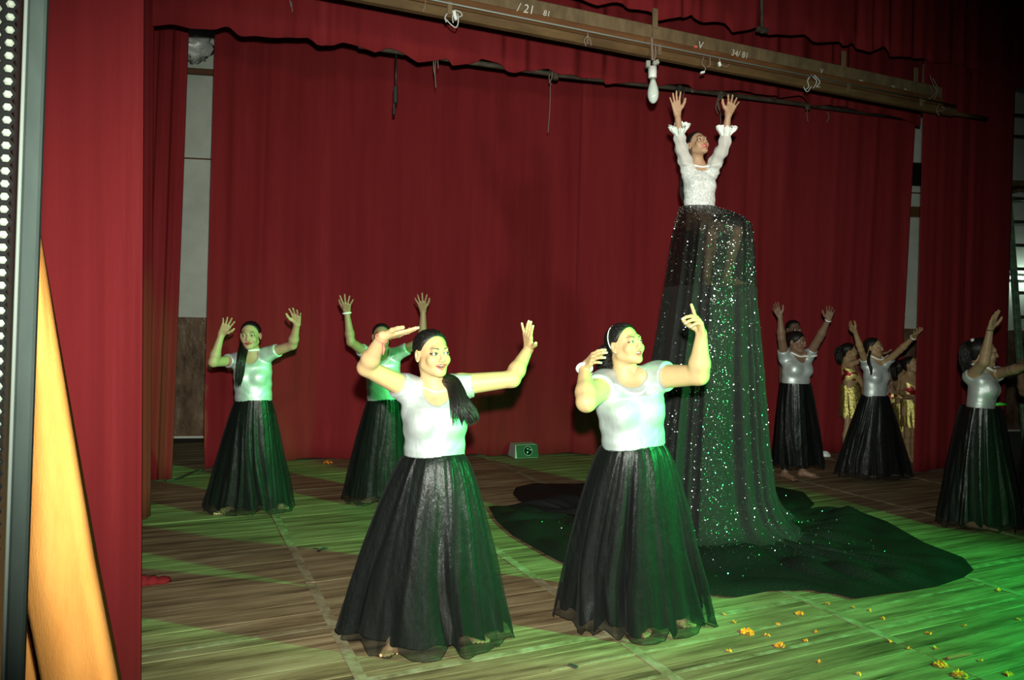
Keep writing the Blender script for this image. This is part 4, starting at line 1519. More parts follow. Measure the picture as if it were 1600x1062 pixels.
mb = MB().box(c - ZZ * .32, (1.2, .06, .07), (wd_, wn_, ZZ), .01)
t = mb.build('shelf_rail', M['wood_brown'], loc=c - ZZ * .32)
tag(t, 'thin dark rail under the foil bundle', 'rail')

# right wall gap fittings
p = wallpt(1419, 0, .03)
t = empty('picture_frame', V(p[0], p[1], zat(1419, 272, p[1])), 'dark picture frame on the white wall in the right gap', 'frame')
cc = org(t)
MB().box(cc, (.30, .04, .36), (wd_, wn_, ZZ), .008).build('frame', M['black'], t)
MB().box(cc + wn_ * .021, (.22, .006, .28), (wd_, wn_, ZZ)).build('picture', M['lens'], t)
p = wallpt(1400, 0, .03)
MB().box(V(p[0], p[1], zat(1400, 330, p[1])), (3.2, .08, .16), (wd_, wn_, ZZ), .01).build('wall_beam', M['wood_brown'], wall)
for yy in (182, 215):
    p = wallpt(1600, 0, .03)
    MB().box(V(p[0], p[1], zat(1600, yy, p[1])), (1.6, .07, .05), (wd_, wn_, ZZ), .01).build('wall_rail', M['black'], wall)
p = wallpt(1590, 0, .05)
c = V(p[0], p[1], zat(1590, 434, p[1]))
t = empty('tube_light', c, 'short lit tube light on the wall behind the ladder', 'light')
MB().box(c + wn_ * .0, (.5, .05, .06), (wd_, wn_, ZZ), .006).build('batten', M['white_plastic'], t)
MB().tube([c + wn_ * .045 - wd_ * .22, c + wn_ * .045 + wd_ * .22], .018, 8).build('tube', M['tube'], t, True)
# ladder
l0, l1 = at(1603, 690, 9.3), at(1574, 285, 9.9)
s0, s1 = l0 + V(.42, .05, 0), l1 + V(.42, .05, 0)
l0[2] = max(l0[2], 0); 
t = empty('ladder', V(l0[0], l0[1], 0), 'green paint-peeled ladder leaning at the far right edge', 'ladder')
dl = nrm(l1 - l0)
l0 = l0 - dl * (l0[2] / dl[2]); s0 = s0 - dl * (s0[2] / dl[2])
for a, b in ((l0, l1), (s0, s1)):
    lx = nrm(V(1, .1, 0)); ly = np.cross(dl, lx)
    MB().box((a + b) / 2, (.075, .05, float(np.linalg.norm(b - a))), (lx, ly, dl), .006).build('rail', M['green_paint'], t)
for k in range(11):
    f = .06 + k * .088
    a, b = l0 + (l1 - l0) * f, s0 + (s1 - s0) * f
    MB().tube([a, b], .021, 8).build('rung', M['ladder_metal'], t, True)
c = at(1590, 400, 10.6)
for yy, nm in ((292, 'top platform'),):
    p = at(1592, yy, 10.3)
    o = MB().box(p, (.8, .5, .07), (wd_, wn_, ZZ), .01).box(p - ZZ * .09 + V(.1, 0, 0), (.6, .4, .05), (wd_, wn_, ZZ), .01).build('scaffold_board', M['wood_light'], loc=p)
    tag(o, 'stacked dusty boards at the ladder top by the right edge', 'board')


# ------------------------------------------------------------------ the dancers
GD = 'dancers in silver blouses and black skirts'
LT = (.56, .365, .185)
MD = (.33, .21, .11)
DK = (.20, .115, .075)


def skirt_px(p, Y, hemc, hl, hr, zh, seed, ry=.85, bot=None, **kw):
    """hem centre and half widths from picture columns at depth Y"""
    cy_ = Y + kw.pop('dy', .06)
    hrx = (hr - hl) / 2 * cy_ / F
    cx = at((hl + hr) / 2, hemc[1], cy_)[0]
    return skirt(p['root'], p['waist'] + p['up'] * .0, p['wa'] + kw.pop('dw', .006), kw.pop('wb', p['wb']) + .008, kw.pop('yaw', 0), (cx, cy_), hrx, hrx * ry, zh, seed, **kw)


SPREAD = [(14, 6, 8), (4, 6, 8), (-6, 8, 10), (-17, 10, 12)]
RELAX = [(10, 12, 18), (3, 14, 20), (-4, 18, 24), (-12, 22, 26)]

d1 = person(dict(label='woman in front with long ponytail over one shoulder, left arm curved overhead', group=GD, Y=3.75, s=1.0,
    waist=(679, 706), neck=(681, 612), head=(675.5, 551.5, -.02), face=(36, 1, -3), hs=1.03, yaw=12, skin=LT, lip=(.48, .13, .10), mouth=.36, smile=1.4, eye=1.15,
    wa=.136, ca=.150, hip=.18, wb=.10, cb=.105, bust=.054, fat=1.14, gaze=(.25, .05),
    ls=(637, 607, 0), le=(572, 574, True), lw=(598, 525, True), lh=(660, 516, True), lpalm=(0, .25, 1), lfing=[(8, 2, 6), (2, 4, 8), (-5, 6, 10), (-12, 16, 16)], lthumb=-.2,
    rs=(719, 601, .02), re=(800, 592, True), rw=(826, 544, False), rh=(823, 503, True), rpalm=(.78, .6, .0), rfing=[(5, 6, 8), (1, 8, 8), (-6, 10, 12), (-30, 2, 4)], rthumb=-.6,
    lf=(616, 1003), rf=(722, 989), foot_yaw={'l': 0, 'r': 40}, hhead=.0021, hh=.0023, hb=.008, hfoot=.004, hhair=.0038, hbl=.005, nails=True, hand=1.0, hfat=1.02, sleeve=.24,
    blouse_off=.012, neckline=(.068, .078), tie=(.0, -.10, -.02), strands=260))
necklace(d1, .0034, .032, up=.014)
bracelet(d1, 'l', .0028, .0295, .014, 'pink_thread', 'bracelet')
sh, el, wr, tip = d1['arms']['l']
MB().tube([wr + V(.0, -.01, -.03), wr + V(.010, -.02, -.055), wr + V(.006, -.02, -.085)], [.004, .0065, .004], 6).build('bracelet_tassel', M['pink_thread'], d1['root'], True)
h = d1['head']
tress('ponytail', d1['root'], [h(.0, -.10, -.02), h(.045, -.075, -.09), h(.075, -.03, -.135), at(709, 601, 3.66), at(718, 632, 3.575), at(722, 664, 3.57)], [.028, .034, .034, .036, .046, .052], 230, 5, .05, m=32)
tress('ponytail_tips', d1['root'], [at(708, 602, 3.67), at(724, 630, 3.58), at(735, 648, 3.57), at(741, 661, 3.58)], [.026, .036, .038, .036], 110, 6, .05)
MB().tube([at(704, 590, 3.72) + V(.018 * math.cos(q), .018 * math.sin(q), .005 * math.cos(q)) for q in np.linspace(0, 6.0, 14)], .006, 6).build('hair_tie', M['black'], d1['root'], True)
for q in (-1,):
    MB().lathe(h(-.083, .0, -.034), V(0, 0, 1), [(.001, -.004), (.004, 0), (.001, .004)], 8).build('earring', M['pearl'], d1['root'], True)
skirt_px(d1, 3.75, (666, 985), 530, 802, .012, 3, ry=.80, n=9, amp=.17, flare=.70, seams=3, jag=.085, dy=.09)

d2 = person(dict(label='fuller woman in front right looking up, one finger raised beside the sequin skirt', group=GD, Y=3.95, s=1.0,
    waist=(990, 692), neck=(981, 592), head=(976.5, 538, 0), face=(38, 13, -4), hs=1.0, jaw=1.12, yaw=14, skin=LT, lip=(.42, .12, .10), mouth=.5, smile=-.3, eye=.8,
    wa=.155, ca=.168, hip=.20, wb=.118, cb=.12, bust=.062, fat=1.36, gaze=(.1, .15),
    ls=(944, 601, -.02), le=(916, 628, True), lw=(913, 574, False), lh=(938, 546, True), lpalm=(1, .2, -.4), lfing=[(10, 20, 22), (2, 18, 22), (-5, 20, 22), (-10, 22, 24)], lthumb=.5,
    rs=(1027, 588, 0), re=(1092, 586, True), rw=(1096, 521, True), rh=(1085, 477, True), rpalm=(-1, -.35, .1), rfing=[(2, 0, 3), (2, 48, 28), (-2, 56, 28), (-8, 62, 30)], rthumb=.9,
    lf=(978, 977), rf=(1036, 968), foot_yaw={'l': 35, 'r': 50}, hhead=.0021, hh=.0023, hb=.008, hfoot=.004, hhair=.0038, hbl=.005, nails=True, hfat=1.08, sleeve=.26, blouse_off=.012, neckline=(.078, .060), tie=(-.01, -.105, .01), strands=260))
necklace(d2, .0065, .115, up=.022)
bracelet(d2, 'l', .010, .036, .006, 'scrunchie', 'wrist_scrunchie')
h = d2['head']
tress('ponytail', d2['root'], [h(-.02, -.095, .01), h(-.03, -.125, -.03), h(-.035, -.12, -.09), h(-.03, -.10, -.15)], [.026, .046, .05, .04], 170, 9, .55, m=36)
MB().tube([h(-.084 * math.cos(q), -.035, .03 + .084 * math.sin(q)) for q in np.linspace(-.5, 3.6, 30)], .0028, 6).build('hair_band', M['white_plastic'], d2['root'], True)
MB().lathe(h(-.083, .0, -.036), V(0, 0, 1), [(.001, -.005), (.005, 0), (.001, .005)], 8).build('earring', M['pearl'], d2['root'], True)
skirt_px(d2, 3.95, (983, 963), 864, 1106, .012, 8, ry=.82, n=10, amp=.15, flare=.70, seams=3, jag=.075, dy=.13)

# the raised dancer: seated on top of a ladder, her sequin skirt falling to the floor
YT = 5.9
t3 = person(dict(label='tall raised dancer with both arms up above the floor-length sequin skirt', group='raised soloist', Y=YT, s=.97, base=(1.55, 5.9, 0),
    waist=(1093, 318), neck=(1093, 262), head=(1089.5, 226, -.02), face=(22, 20, -3), hs=.93, yaw=10, skin=(.42, .26, .16), lip=(.5, .05, .06), mouth=.7, smile=-.2,
    wa=.112, ca=.118, hip=.15, bust=.040, fat=.88, ua=.245, fa=.235, blouse='lace', blouse_z=(-.12, 1.3), sleeve=.25, neckline=(.07, .05),
    ls=(1076, 268, 0), le=(1063, 224, True), lw=(1058.5, 178, True), lh=(1053, 140, True), lpalm=(.2, -1, 0), lfing=[(16, 3, 5), (3, 3, 5), (-6, 4, 6), (-18, 4, 6)], lthumb=-.2,
    rs=(1111, 268, 0), re=(1131, 227, True), rw=(1138, 178, True), rh=(1149, 149, True), rpalm=(-.3, -1, 0), rfing=[(18, 3, 5), (6, 4, 6), (-6, 4, 6), (-16, 4, 6)], rthumb=-.2,
    lk=(1112, 366, -.42), rk=(1152, 362, -.40), lf=(1104, 448, 'at', -.24), rf=(1136, 446, 'at', -.24), feet_fine=False,
    hhead=.0030, hh=.0030, hb=.009, hhair=.0045, hbl=.006, wrinkle=.003))
rg = np.random.RandomState(2)


def sheer_sleeve(p, side, seed):
    sh, el, wr, tip = p['arms'][side]
    path = smooth_path([sh + (el - sh) * .06, sh + (el - sh) * .5, el, el + (wr - el) * .45], 26)
    T = np.gradient(path, axis=0)
    T /= np.linalg.norm(T, axis=1)[:, None]
    a = np.cross(T, V(0, 1, 0)); a /= np.linalg.norm(a, axis=1)[:, None]
    b = np.cross(T, a)
    n = 40
    q = np.linspace(0, 6.2832, n, endpoint=False)
    vs = []
    for i in range(26):
        t_ = i / 25
        r = (.058 - .018 * t_) * (1 + .10 * math.sin(t_ * 24 + seed)) * (1 + .06 * np.sin(5 * q + 9 * t_))
        vs.append(path[i] + a[i] * (np.cos(q) * r)[:, None] + b[i] * (np.sin(q) * r)[:, None])
    i, j = np.meshgrid(np.arange(25), np.arange(n), indexing='ij'); i, j = i.ravel(), j.ravel()
    Q = np.stack([i * n + j, i * n + (j + 1) % n, (i + 1) * n + (j + 1) % n, (i + 1) * n + j], 1)
    o = mk('sleeve', np.concatenate(vs), Q, M['sheer_white'], p['root'])
    vs = []
    n = 72
    q = np.linspace(0, 6.2832, n, endpoint=False)
    c, ax_, aa_, bb_ = path[-1], T[-1], a[-1], b[-1]
    for k_, (hh_, r0, am) in enumerate(((-.035, .036, .0), (-.01, .05, .10), (.012, .062, .22), (.035, .066, .3))):
        r = r0 * (1 + am * np.sin(9 * q + seed + .5 * k_) + am * .4 * np.sin(5 * q))
        zz = hh_ + .012 * am * np.sin(9 * q + 1.2) * 3
        vs.append(c + ax_ * zz[:, None] + aa_ * (np.cos(q) * r)[:, None] + bb_ * (np.sin(q) * r)[:, None])
    i, j = np.meshgrid(np.arange(3), np.arange(n), indexing='ij'); i, j = i.ravel(), j.ravel()
    Q = np.stack([i * n + j, i * n + (j + 1) % n, (i + 1) * n + (j + 1) % n, (i + 1) * n + j], 1)
    mk('cuff_ruffle', np.concatenate(vs), Q, M['scrunchie'], p['root'])


sheer_sleeve(t3, 'l', 1)
sheer_sleeve(t3, 'r', 2)
h = t3['head']
tress('long_hair', t3['root'], [h(-.02, -.09, .03), h(-.03, -.11, -.06), at(1073, 265, YT + .10), at(1068, 295, YT + .10), at(1070, 318, YT + .12)], [.03, .045, .04, .032, .02], 80, 4, .06, thick=.004)
necklace(t3, .008, .03, material='scrunchie', name='neck_ruffle', up=.005)


def tall_skirt(p):
    rows = [(319, 1068, 1118, .10, .10), (326, 1066, 1127, .20, .11), (335, 1064, 1140, .36, .12), (345, 1061, 1155, .46, .13), (356, 1059, 1164, .50, .14), (400, 1052, 1171, .50, .17), (470, 1041, 1180, .46, .22), (518, 1034, 1186, .45, .26),
            (570, 1026, 1191, .45, .30), (682, 1010, 1199, .48, .38), (740, 1000, 1206, .52, .44), (776, 994, 1210, .56, .48)]
    nth = 420
    th = np.linspace(0, 2 * math.pi, nth, endpoint=False)
    r_ = np.random.RandomState(12)
    ph = r_.uniform(0, 6.28, 9)
    warp = th + .22 * np.sin(2 * th + ph[0]) + .12 * np.sin(5 * th + ph[1])
    fold = .75 * (1 - 1.7 * np.abs(np.sin(9.5 * warp + ph[2]))) + .30 * np.sin(33 * warp + ph[3]) + .35 * np.sin(8 * warp + ph[4])
    ys = np.array([r[0] for r in rows], float)
    z_of = np.array([zat(1100, y, YT - .15) for y in ys])
    X0 = np.array([at(r[1], r[0], YT - .1)[0] for r in rows])
    X1 = np.array([at(r[2], r[0], YT - .1)[0] for r in rows])
    fr, bk_ = np.array([r[3] for r in rows]), np.array([r[4] for r in rows])
    zz = np.r_[np.linspace(z_of[0], z_of[4], 16), np.linspace(z_of[4], .34, 50)[1:]]
    o = np.argsort(z_of)
    vs = []
    for z in zz:
        x0, x1 = np.interp(z, z_of[o], X0[o]), np.interp(z, z_of[o], X1[o])
        f_, b_ = np.interp(z, z_of[o], fr[o]), np.interp(z, z_of[o], bk_[o])
        t_ = (zz[0] - z) / zz[0]
        am = .005 + .034 * min(1, t_ * 1.6)
        cx, hx = (x0 + x1) / 2, (x1 - x0) / 2
        c, s_ = np.cos(th), np.sin(th)
        hy = np.where(s_ < 0, f_, b_)
        # squarer section where the knees push the cloth out
        k_ = 1 + .10 * np.abs(np.sin(2 * th)) * math.exp(-((z - z_of[4]) / .35) ** 2)
        vs.append(np.stack([cx + c * (hx * k_ + fold * am), p['waist'][1] - .02 + s_ * (hy * k_ + fold * am * 1.3), np.full(nth, z)], 1))
    base = vs[-1]
    cen = V(base[:, 0].mean(), base[:, 1].mean())
    outl = [(1100, 931), (1150, 936), (1200, 926), (1260, 924), (1300, 930), (1335, 938), (1385, 930), (1420, 926), (1470, 917), (1505, 905), (1522, 893), (1505, 873), (1445, 850), (1385, 816), (1335, 798), (1290, 797), (1262, 799), (1273, 789), (1255, 770), (1215, 762), (1150, 752), (1080, 750), (1000, 752),
            (910, 757), (830, 757), (806, 763), (801, 773), (812, 785), (850, 796), (800, 792), (763, 793), (775, 815), (800, 838), (835, 858), (875, 880), (920, 896), (980, 912), (1040, 924)]
    OP = np.array([fl(*q)[:2] for q in outl])
    # resample the outline evenly, then join it to the ring by matching arc fractions from the front
    def resamp(Pn, m):
        C = np.vstack([Pn, Pn[:1]])
        s_ = np.r_[0, np.cumsum(np.linalg.norm(np.diff(C, axis=0), axis=1))]
        u = np.linspace(0, s_[-1], m, endpoint=False)
        return np.stack([np.interp(u, s_, C[:, 0]), np.interp(u, s_, C[:, 1])], 1)
    ang = np.unwrap(np.arctan2(OP[:, 1] - cen[1], OP[:, 0] - cen[0]))
    # order the outline anticlockwise starting at angle 0 (to the right)
    if ang[-1] < ang[0]:
        OP = OP[::-1]
    D_ = resamp(OP, nth * 4)
    a2 = np.unwrap(np.arctan2(D_[:, 1] - cen[1], D_[:, 0] - cen[0]))
    a_fix = np.maximum.accumulate(a2 + np.linspace(0, .02, len(a2)))
    a_fix = (a_fix - a_fix[0]) / (a_fix[-1] - a_fix[0] + 1e-9)
    # blend of arc fraction and angle gives every ring angle its rim point
    tgt = (a2[0] % (2 * math.pi))
    frac = ((th - tgt) % (2 * math.pi)) / (2 * math.pi)
    arc = np.linspace(0, 1, len(D_))
    mapf = .75 * a_fix + .25 * arc
    idx = np.interp(frac, mapf, np.arange(len(D_)))
    i0 = np.clip(idx.astype(int), 0, len(D_) - 1)
    i1 = (i0 + 1) % len(D_)
    w_ = (idx - i0)[:, None]
    rim = D_[i0] * (1 - w_) + D_[i1] * w_
    m = 34
    dist = np.linalg.norm(rim - base[:, :2], axis=1)
    rim_f = fold
    tr = []
    for k_ in range(1, m + 1):
        u = k_ / m
        xy = base[:, :2] * (1 - u ** 1.1) + rim * u ** 1.1
        d = dist * u
        z = .34 * np.exp(-d / .12) * (1 - u) + .012
        lump = .028 * np.sin(9 * warp + 5 * u + ph[5]) + .020 * np.sin(17 * warp - 6 * u + ph[6]) + .014 * np.sin(4 * warp + 14 * u + ph[7]) + .010 * fold
        z = z + (np.abs(lump) * 1.1 + .010) * min(1, (1 - u) * 7) * min(1, u * 3)
        tr.append(np.stack([xy[:, 0], xy[:, 1], np.maximum(z, .006)], 1))
    def build(name, V_, m_):
        n = len(V_)
        i, j = np.meshgrid(np.arange(n - 1), np.arange(nth), indexing='ij'); i, j = i.ravel(), j.ravel()
        j2 = (j + 1) % nth
        return mk(name, np.concatenate(V_), np.stack([i * nth + j, (i + 1) * nth + j, (i + 1) * nth + j2, i * nth + j2], 1), m_, p['root'])
    nk_ = 7
    sk = build('skirt', vs + tr[:nk_], M['net'])
    sk.data.materials.append(M['net_sheer'])   # a single sheer layer of net over the legs
    sk.data.polygons.foreach_set('material_index', (np.arange(len(sk.data.polygons)) < 26 * nth).astype(np.int32))
    tn = build('skirt_train', tr[nk_ - 1:], M['train'])
    # sequins
    def sequins(V_, count, seed, parent, name, size, thin=0.0):
        r2 = np.random.RandomState(seed)
        A_ = np.array(V_)
        n = A_.shape[0]
        dens = .35 + .65 * (np.sin(13 * warp + ph[8]) > .1)
        prob = dens / dens.sum()
        wrow = np.linspace(1, .05, n - 2) ** 2 if thin else np.ones(n - 2)
        jj = r2.choice(nth, count, p=prob)
        ii = 1 + r2.choice(n - 2, count, p=wrow / wrow.sum())
        c = A_[ii, jj]
        e1 = A_[ii, (jj + 1) % nth] - A_[ii, jj - 1]
        e2 = A_[ii + 1 if False else np.minimum(ii + 1, n - 1), jj] - A_[ii - 1, jj]
        nn = np.cross(e1, e2); nn /= np.maximum(np.linalg.norm(nn, axis=1)[:, None], 1e-9)
        u_ = r2.uniform(0, 1, count)[:, None]
        c = c + e2 * (u_ - .5) * .5 + e1 * (r2.uniform(-.5, .5, count)[:, None]) * .5
        rel = c - np.array([cen[0], cen[1], 0])
        sgn = np.sign(np.einsum('ij,ij->i', nn, rel * np.array([1, 1, .0])))[:, None]
        if thin:
            sgn = np.sign(nn[:, 2:3])
        nn = nn * np.where(sgn == 0, 1, sgn)
        nv = nn + r2.normal(0, .42, (count, 3)); nv /= np.linalg.norm(nv, axis=1)[:, None]
        a = np.cross(nv, V(.3, .2, 1)); a /= np.linalg.norm(a, axis=1)[:, None]
        b = np.cross(nv, a)
        r = size * r2.uniform(.7, 1.25, count)[:, None]
        c = c + nn * .006
        q = [c + (a * math.cos(x) + b * math.sin(x)) * r for x in np.linspace(0, 6.2832, 6, endpoint=False)]
        vv_ = np.stack(q, 1).reshape(-1, 3)
        k6 = np.arange(count)[:, None] * 6
        fq = np.concatenate([k6 + np.array([0, 1, 2, 3]), k6 + np.array([0, 3, 4, 5])])
        s_ = mk(name, vv_, fq, M['sequin'], parent, smooth=False)
        tag(s_, kind='stuff')
    sequins(vs + tr[:nk_], 30000, 1, sk, 'sequins', .0027)
    sequins(tr[nk_ - 1:], 4000, 2, tn, 'sequins', .0032, 1.0)
    return cen


cen = tall_skirt(t3)

# the ladder tower she sits on
tw = empty('step_ladder', V(cen[0], cen[1], 0), 'dark step ladder hidden under the raised dancer sequin skirt', 'ladder')
tx0, tx1 = at(1090, 420, YT - .05)[0], at(1140, 420, YT - .05)[0]
bx0, bx1 = at(1086, 800, YT - .2)[0], at(1176, 800, YT - .2)[0]
ztop = 2.30
for (xt, xb) in ((tx0, bx0), (tx1, bx1)):
    MB().tube([V(xb, YT - .20, .002), V(xt, YT - .02, ztop)], .022, 8).build('rail', M['ladder_metal'], tw, True)
    MB().tube([V(xb, YT + .30, .002), V(xt, YT + .06, ztop)], .018, 8).build('rear_rail', M['ladder_metal'], tw, True)
for py in (470, 530, 595, 660, 730, 790):
    z = zat(1130, py, YT - .15)
    f = 1 - z / ztop
    xa, xb = tx0 + (bx0 - tx0) * f, tx1 + (bx1 - tx1) * f
    MB().box(V((xa + xb) / 2, YT - .02 - .18 * f, z), (xb - xa, .07, .03), bev=.004).build('step', M['wood_light'], tw)
MB().box(V((tx0 + tx1) / 2, YT + .02, ztop + .02), (tx1 - tx0 + .1, .26, .04), bev=.006).build('top_plate', M['wood_light'], tw)

l4 = person(dict(label='left dancer with white choker, both palms raised in front of the backdrop', group=GD, Y=6.2, s=1.0,
    waist=(396, 623), neck=(394, 556), head=(391.5, 523.5, -.02), face=(6, -2, -2), hs=1.02, yaw=4, skin=(.40, .245, .15), lip=(.36, .06, .06), mouth=0.05, smile=.1,
    wa=.138, ca=.142, hip=.17, bust=.05, ls=(371, 562, 0), le=(333, 566, True), lw=(346, 522, True), lh=(361, 495, True), lpalm=(.1, -1, .1), lfing=SPREAD,
    rs=(418, 553, 0), re=(457, 539, True), rw=(464, 506, True), rh=(461.5, 480, True), rpalm=(0, -1, .1), rfing=SPREAD,
    lf=(360, 797), rf=(430, 790), foot_yaw={'l': -12, 'r': 42}, hhead=.0030, hh=.0033, hb=.010, hhair=.005, hbl=.007))
necklace(l4, .010, .003, up=.03, name='choker', over=False)
h = l4['head']
tress('ponytail', l4['root'], [h(-.03, -.10, .02), h(-.06, -.07, -.06), at(378, 556, 6.06), at(374, 585, 6.04), at(372, 606, 6.05)], [.03, .038, .036, .034, .02], 90, 7, .05, thick=.004)
skirt_px(l4, 6.2, (388, 792), 318, 458, .02, 13, ry=.7, n=10, amp=.09, flare=.85, nth=220, nr=26, jag=.05)

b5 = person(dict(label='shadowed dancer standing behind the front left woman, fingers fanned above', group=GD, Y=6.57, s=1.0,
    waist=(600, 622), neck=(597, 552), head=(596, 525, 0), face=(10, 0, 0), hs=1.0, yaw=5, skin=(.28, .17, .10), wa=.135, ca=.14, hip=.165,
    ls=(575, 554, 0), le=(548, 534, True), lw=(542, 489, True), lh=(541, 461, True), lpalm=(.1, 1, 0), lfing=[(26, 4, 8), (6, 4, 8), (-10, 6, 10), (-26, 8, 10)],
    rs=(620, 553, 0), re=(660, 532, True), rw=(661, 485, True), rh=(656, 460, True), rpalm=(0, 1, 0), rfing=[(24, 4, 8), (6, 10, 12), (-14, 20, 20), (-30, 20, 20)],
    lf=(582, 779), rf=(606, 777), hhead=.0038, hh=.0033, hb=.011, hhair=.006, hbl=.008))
bracelet(b5, 'l', .008, .032, .0, 'pearl')
necklace(b5, .004, .13, up=.016)
skirt_px(b5, 6.57, (592, 775), 534, 650, .03, 17, ry=.75, n=10, amp=.09, flare=.85, nth=200, nr=24)

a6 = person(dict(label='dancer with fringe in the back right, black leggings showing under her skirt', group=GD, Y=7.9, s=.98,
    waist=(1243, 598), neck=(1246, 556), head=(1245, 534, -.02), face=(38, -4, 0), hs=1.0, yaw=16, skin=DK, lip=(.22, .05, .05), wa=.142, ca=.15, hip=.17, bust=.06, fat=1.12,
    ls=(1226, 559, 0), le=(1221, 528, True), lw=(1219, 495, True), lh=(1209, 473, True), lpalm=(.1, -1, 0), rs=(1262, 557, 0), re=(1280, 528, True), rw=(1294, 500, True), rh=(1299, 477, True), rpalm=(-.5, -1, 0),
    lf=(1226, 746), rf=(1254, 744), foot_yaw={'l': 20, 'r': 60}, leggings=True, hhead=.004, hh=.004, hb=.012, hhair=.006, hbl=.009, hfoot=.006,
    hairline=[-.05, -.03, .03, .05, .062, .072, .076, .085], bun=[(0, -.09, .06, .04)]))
necklace(a6, .009, .04, up=.016)
bracelet(a6, 'r', .006, .028, .0)
skirt_px(a6, 7.9, (1245, 738), 1206, 1287, .13, 19, dw=.014, wb=.13, lin_w=.95, ry=.7, n=9, amp=.09, flare=.8, nth=170, nr=22, lin_up=.03)

b7 = person(dict(label='slim dancer in the back right, arms held wide before the gold-skirted girls', group=GD, Y=8.0, s=.95,
    waist=(1367, 617), neck=(1369, 561), head=(1365, 542.5, -.01), face=(48, 2, 0), hs=.92, yaw=20, skin=MD, lip=(.25, .06, .05), wa=.122, ca=.128, hip=.155, bust=.048, fat=.92,
    ls=(1354, 570, 0), le=(1345, 546, True), lw=(1336, 518, True), lh=(1324, 505, True), lpalm=(.2, -1, .2), rs=(1382, 568, 0), re=(1406, 547, True), rw=(1427, 527, True), rh=(1437, 514, True), rpalm=(-.2, -.6, 1),
    lf=(1352, 741), rf=(1384, 740), hhead=.004, hh=.004, hb=.012, hhair=.006, hbl=.009))
necklace(b7, .009, .04, up=.016)
bracelet(b7, 'r', .006, .028, .0)
h = b7['head']
tress('front_tress', b7['root'], [h(-.055, -.02, -.04), at(1357, 563, 7.82), at(1361, 576, 7.78), at(1361, 587, 7.80)], [.012, .014, .014, .006], 24, 3, .1, thick=.004)
skirt_px(b7, 8.0, (1365, 739), 1305, 1423, .012, 23, dw=.012, wb=.105, ry=.6, n=10, amp=.09, flare=.9, nth=190, nr=22, jag=.03)

c8 = person(dict(label='rightmost full dancer in profile with white hair scrunchie and raised arm', group=GD, Y=5.98, s=.97,
    waist=(1532, 635), neck=(1540, 579), head=(1536, 550, 0), face=(70, 0, 0), hs=1.0, yaw=48, skin=(.36, .23, .14), lip=(.3, .06, .06), wa=.122, ca=.13, hip=.16, bust=.048,
    ls=(1517, 588, .02), le=(1538, 565, True), lw=(1547, 515, True), lh=(1557, 484, True), lpalm=(.5, -1, 0), lfing=[(4, 3, 5), (1, 3, 5), (-3, 3, 6), (-7, 4, 6)],
    rs=(1556, 584, .05), re=(1580, 578, True), rw=(1606, 571, True), rh=(1628, 566, True), rpalm=(0, 0, 1),
    lf=(1519, 824), rf=(1546, 815), foot_yaw={'l': 60, 'r': 70}, hhead=.0032, hh=.0033, hb=.010, hhair=.005, hbl=.007, hfoot=.005, sleeve=.18))
necklace(c8, .011, .03, up=.016)
bracelet(c8, 'l', .003, .030, .005, 'black')
h = c8['head']
MB().tube([h(.0 + .022 * math.cos(q), -.075, .075 + .02 * math.sin(q)) for q in np.linspace(0, 6.2832, 14, endpoint=False)], .016, 8, closed=True).build('scrunchie', M['scrunchie'], c8['root'], True)
tress('ponytail', c8['root'], [h(0, -.085, .075), h(-.02, -.125, .03), h(-.02, -.125, -.08), h(-.02, -.10, -.20)], [.022, .040, .045, .02], 90, 8, .06, thick=.004)
mb = MB().tube([at(1552, 632, 6.02), at(1562, 631, 6.02), at(1574, 632, 6.04)], [.010, .014, .008], 8)
mb.build('green_lit_bit', M['green_lit'], c8['root'], True)  # unidentified green-lit bit behind her waist, shape invented, light painted in its colour
skirt_px(c8, 5.98, (1530, 806), 1468, 1592, .03, 29, wb=.14, dw=.016, lin_w=.96, ry=.75, n=10, amp=.09, flare=.82, nth=220, nr=26, jag=.05)

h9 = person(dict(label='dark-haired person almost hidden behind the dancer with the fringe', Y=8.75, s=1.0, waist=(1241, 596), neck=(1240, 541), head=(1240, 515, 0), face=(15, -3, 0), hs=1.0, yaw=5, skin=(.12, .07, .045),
    wa=.12, ca=.13, ls=(1224, 552, 0), le=(1222, 588, False), lw=(1223, 617, True), lh=(1224, 640, True), rs=(1257, 552, 0), re=(1259, 588, False), rw=(1259, 617, True), rh=(1258, 640, True),
    lf=(1234, 722), rf=(1250, 722), hhead=.0055, hh=.006, hb=.014, hhair=.008, hbl=.012, blouse='leggings', feet_fine=False))
skirt_px(h9, 8.75, (1241, 719), 1224, 1258, .1, 31, lining=False, mats=('leggings', 'lining'), nth=90, nr=12, names=('skirt', ''))

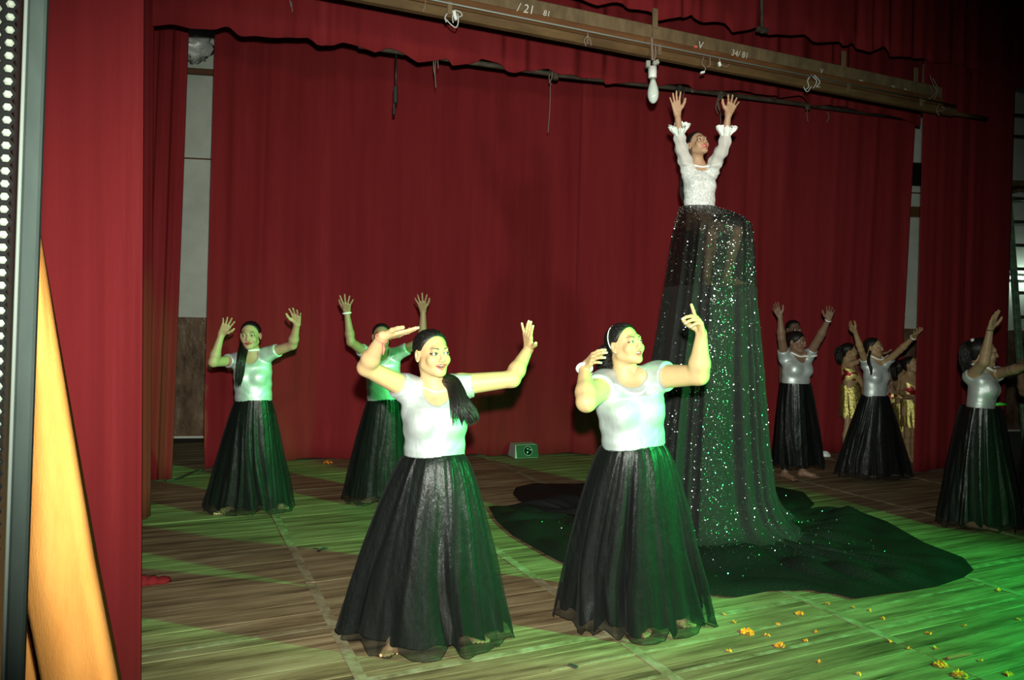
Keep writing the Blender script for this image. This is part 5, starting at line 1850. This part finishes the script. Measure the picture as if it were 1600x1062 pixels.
GG = 'girls in gold skirts waiting in the wings'
def gold_girl(label, Y, head, neck, waist, face, yaw, feet, hem, arms, seed, skin=MD, pony=True, **kw):
    S = dict(label=label, group=GG, Y=Y, s=.88, waist=waist, neck=neck, head=(*head, 0), face=face, hs=.92, yaw=yaw, skin=skin, wa=.105, ca=.112, hip=.14, bust=.035, fat=.85, lf=feet[0], rf=feet[1],
             hhead=.0055, hh=.0055, hb=.013, hhair=.008, hbl=.011, blouse='gold_red', sleeve=0, neckline=(.12, .12), blouse_z=(.22, .86), ua=.24, fa=.21, **arms, **kw)
    p = person(S)
    zh = zat(waist[0], hem[2], Y)
    c = (at((hem[0] + hem[1]) / 2, hem[2], Y)[0], Y)
    skirt(p['root'], p['waist'], .115, .09, 0, c, (hem[1] - hem[0]) / 2 * Y / F, .14, zh, seed, n=9, amp=.10, flare=.6, lining=False, mats=('gold', 'gold'), nth=110, nr=14, names=('skirt', ''), jag=.02)
    if pony:
        h = p['head']
        tress('ponytail', p['root'], [h(0, -.09, .06), h(0, -.13, .0), h(-.01, -.12, -.10), h(-.01, -.10, -.18)], [.03, .045, .04, .02], 40, seed, .1, thick=.005, m=16)
    return p


gold_girl('gold-skirted girl facing right beside the slim back dancer', 9.0, (1327, 549), (1327, 567), (1328, 601), (75, 0, 0), 55, ((1321, 722), (1329, 719)), (1313, 1347, 651),
          dict(ls=(1321, 571, 0), le=(1348, 563, True), lw=(1376, 553, True), lh=(1395, 548, True), lpalm=(0, -.5, 1), rs=(1334, 571, .12), re=(1342, 590, True), rw=(1350, 608, True), rh=(1352, 622, True)), 41)
gold_girl('gold-skirted girl facing left just right of the slim dancer waist', 9.35, (1391, 583), (1394, 600), (1400, 636), (-55, 0, 0), -30, ((1400, 711), (1409, 711)), (1390, 1416, 676),
          dict(ls=(1386, 604, 0), le=(1388, 628, False), lw=(1398, 640, True), lh=(1408, 644, True), rs=(1405, 604, 0), re=(1410, 628, False), rw=(1402, 640, True), rh=(1392, 644, True)), 43, skin=DK)
gold_girl('gold-skirted girl turned away with hand on her dark hair', 9.05, (1408, 575), (1409, 594), (1410, 630), (115, 0, 0), 80, ((1406, 716), (1414, 715)), (1397, 1420, 672),
          dict(ls=(1401, 600, -.05), le=(1404, 612, True), lw=(1406, 592, True), lh=(1409, 578, True), rs=(1414, 600, .1), re=(1424, 614, True), rw=(1430, 620, True), rh=(1434, 622, True)), 47)
gold_girl('gold-skirted girl looking up at the edge of the right wing curtain', 8.72, (1424, 570), (1424, 588), (1423, 624), (40, 18, 0), 25, ((1419, 721), (1427, 719)), (1410, 1436, 666),
          dict(ls=(1413, 592, 0), le=(1408, 612, True), lw=(1416, 619, True), lh=(1428, 622, True), rs=(1434, 592, 0), re=(1438, 612, True), rw=(1434, 622, True), rh=(1424, 626, True)), 53, pony=False)

e13 = person(dict(label='person in blue top mostly cut off by the right edge', Y=6.35, s=1.0, waist=(1640, 640), neck=(1640, 575), head=(1640, 545, 0), face=(-60, 0, 0), hs=1.0, yaw=-50, skin=DK, wa=.13, ca=.14,
    ls=(1622, 580, 0), le=(1600, 612, True), lw=(1594, 580, True), lh=(1592, 560, True), rs=(1660, 580, 0), re=(1668, 620, False), rw=(1668, 655, True), rh=(1668, 680, True), lf=(1630, 800), rf=(1655, 800),
    hhead=.006, hh=.006, hb=.014, hhair=.009, hbl=.010, blouse='blue', sleeve=.95, feet_fine=False))
skirt_px(e13, 6.35, (1640, 792), 1588, 1692, .03, 59, nth=120, nr=16, n=9)
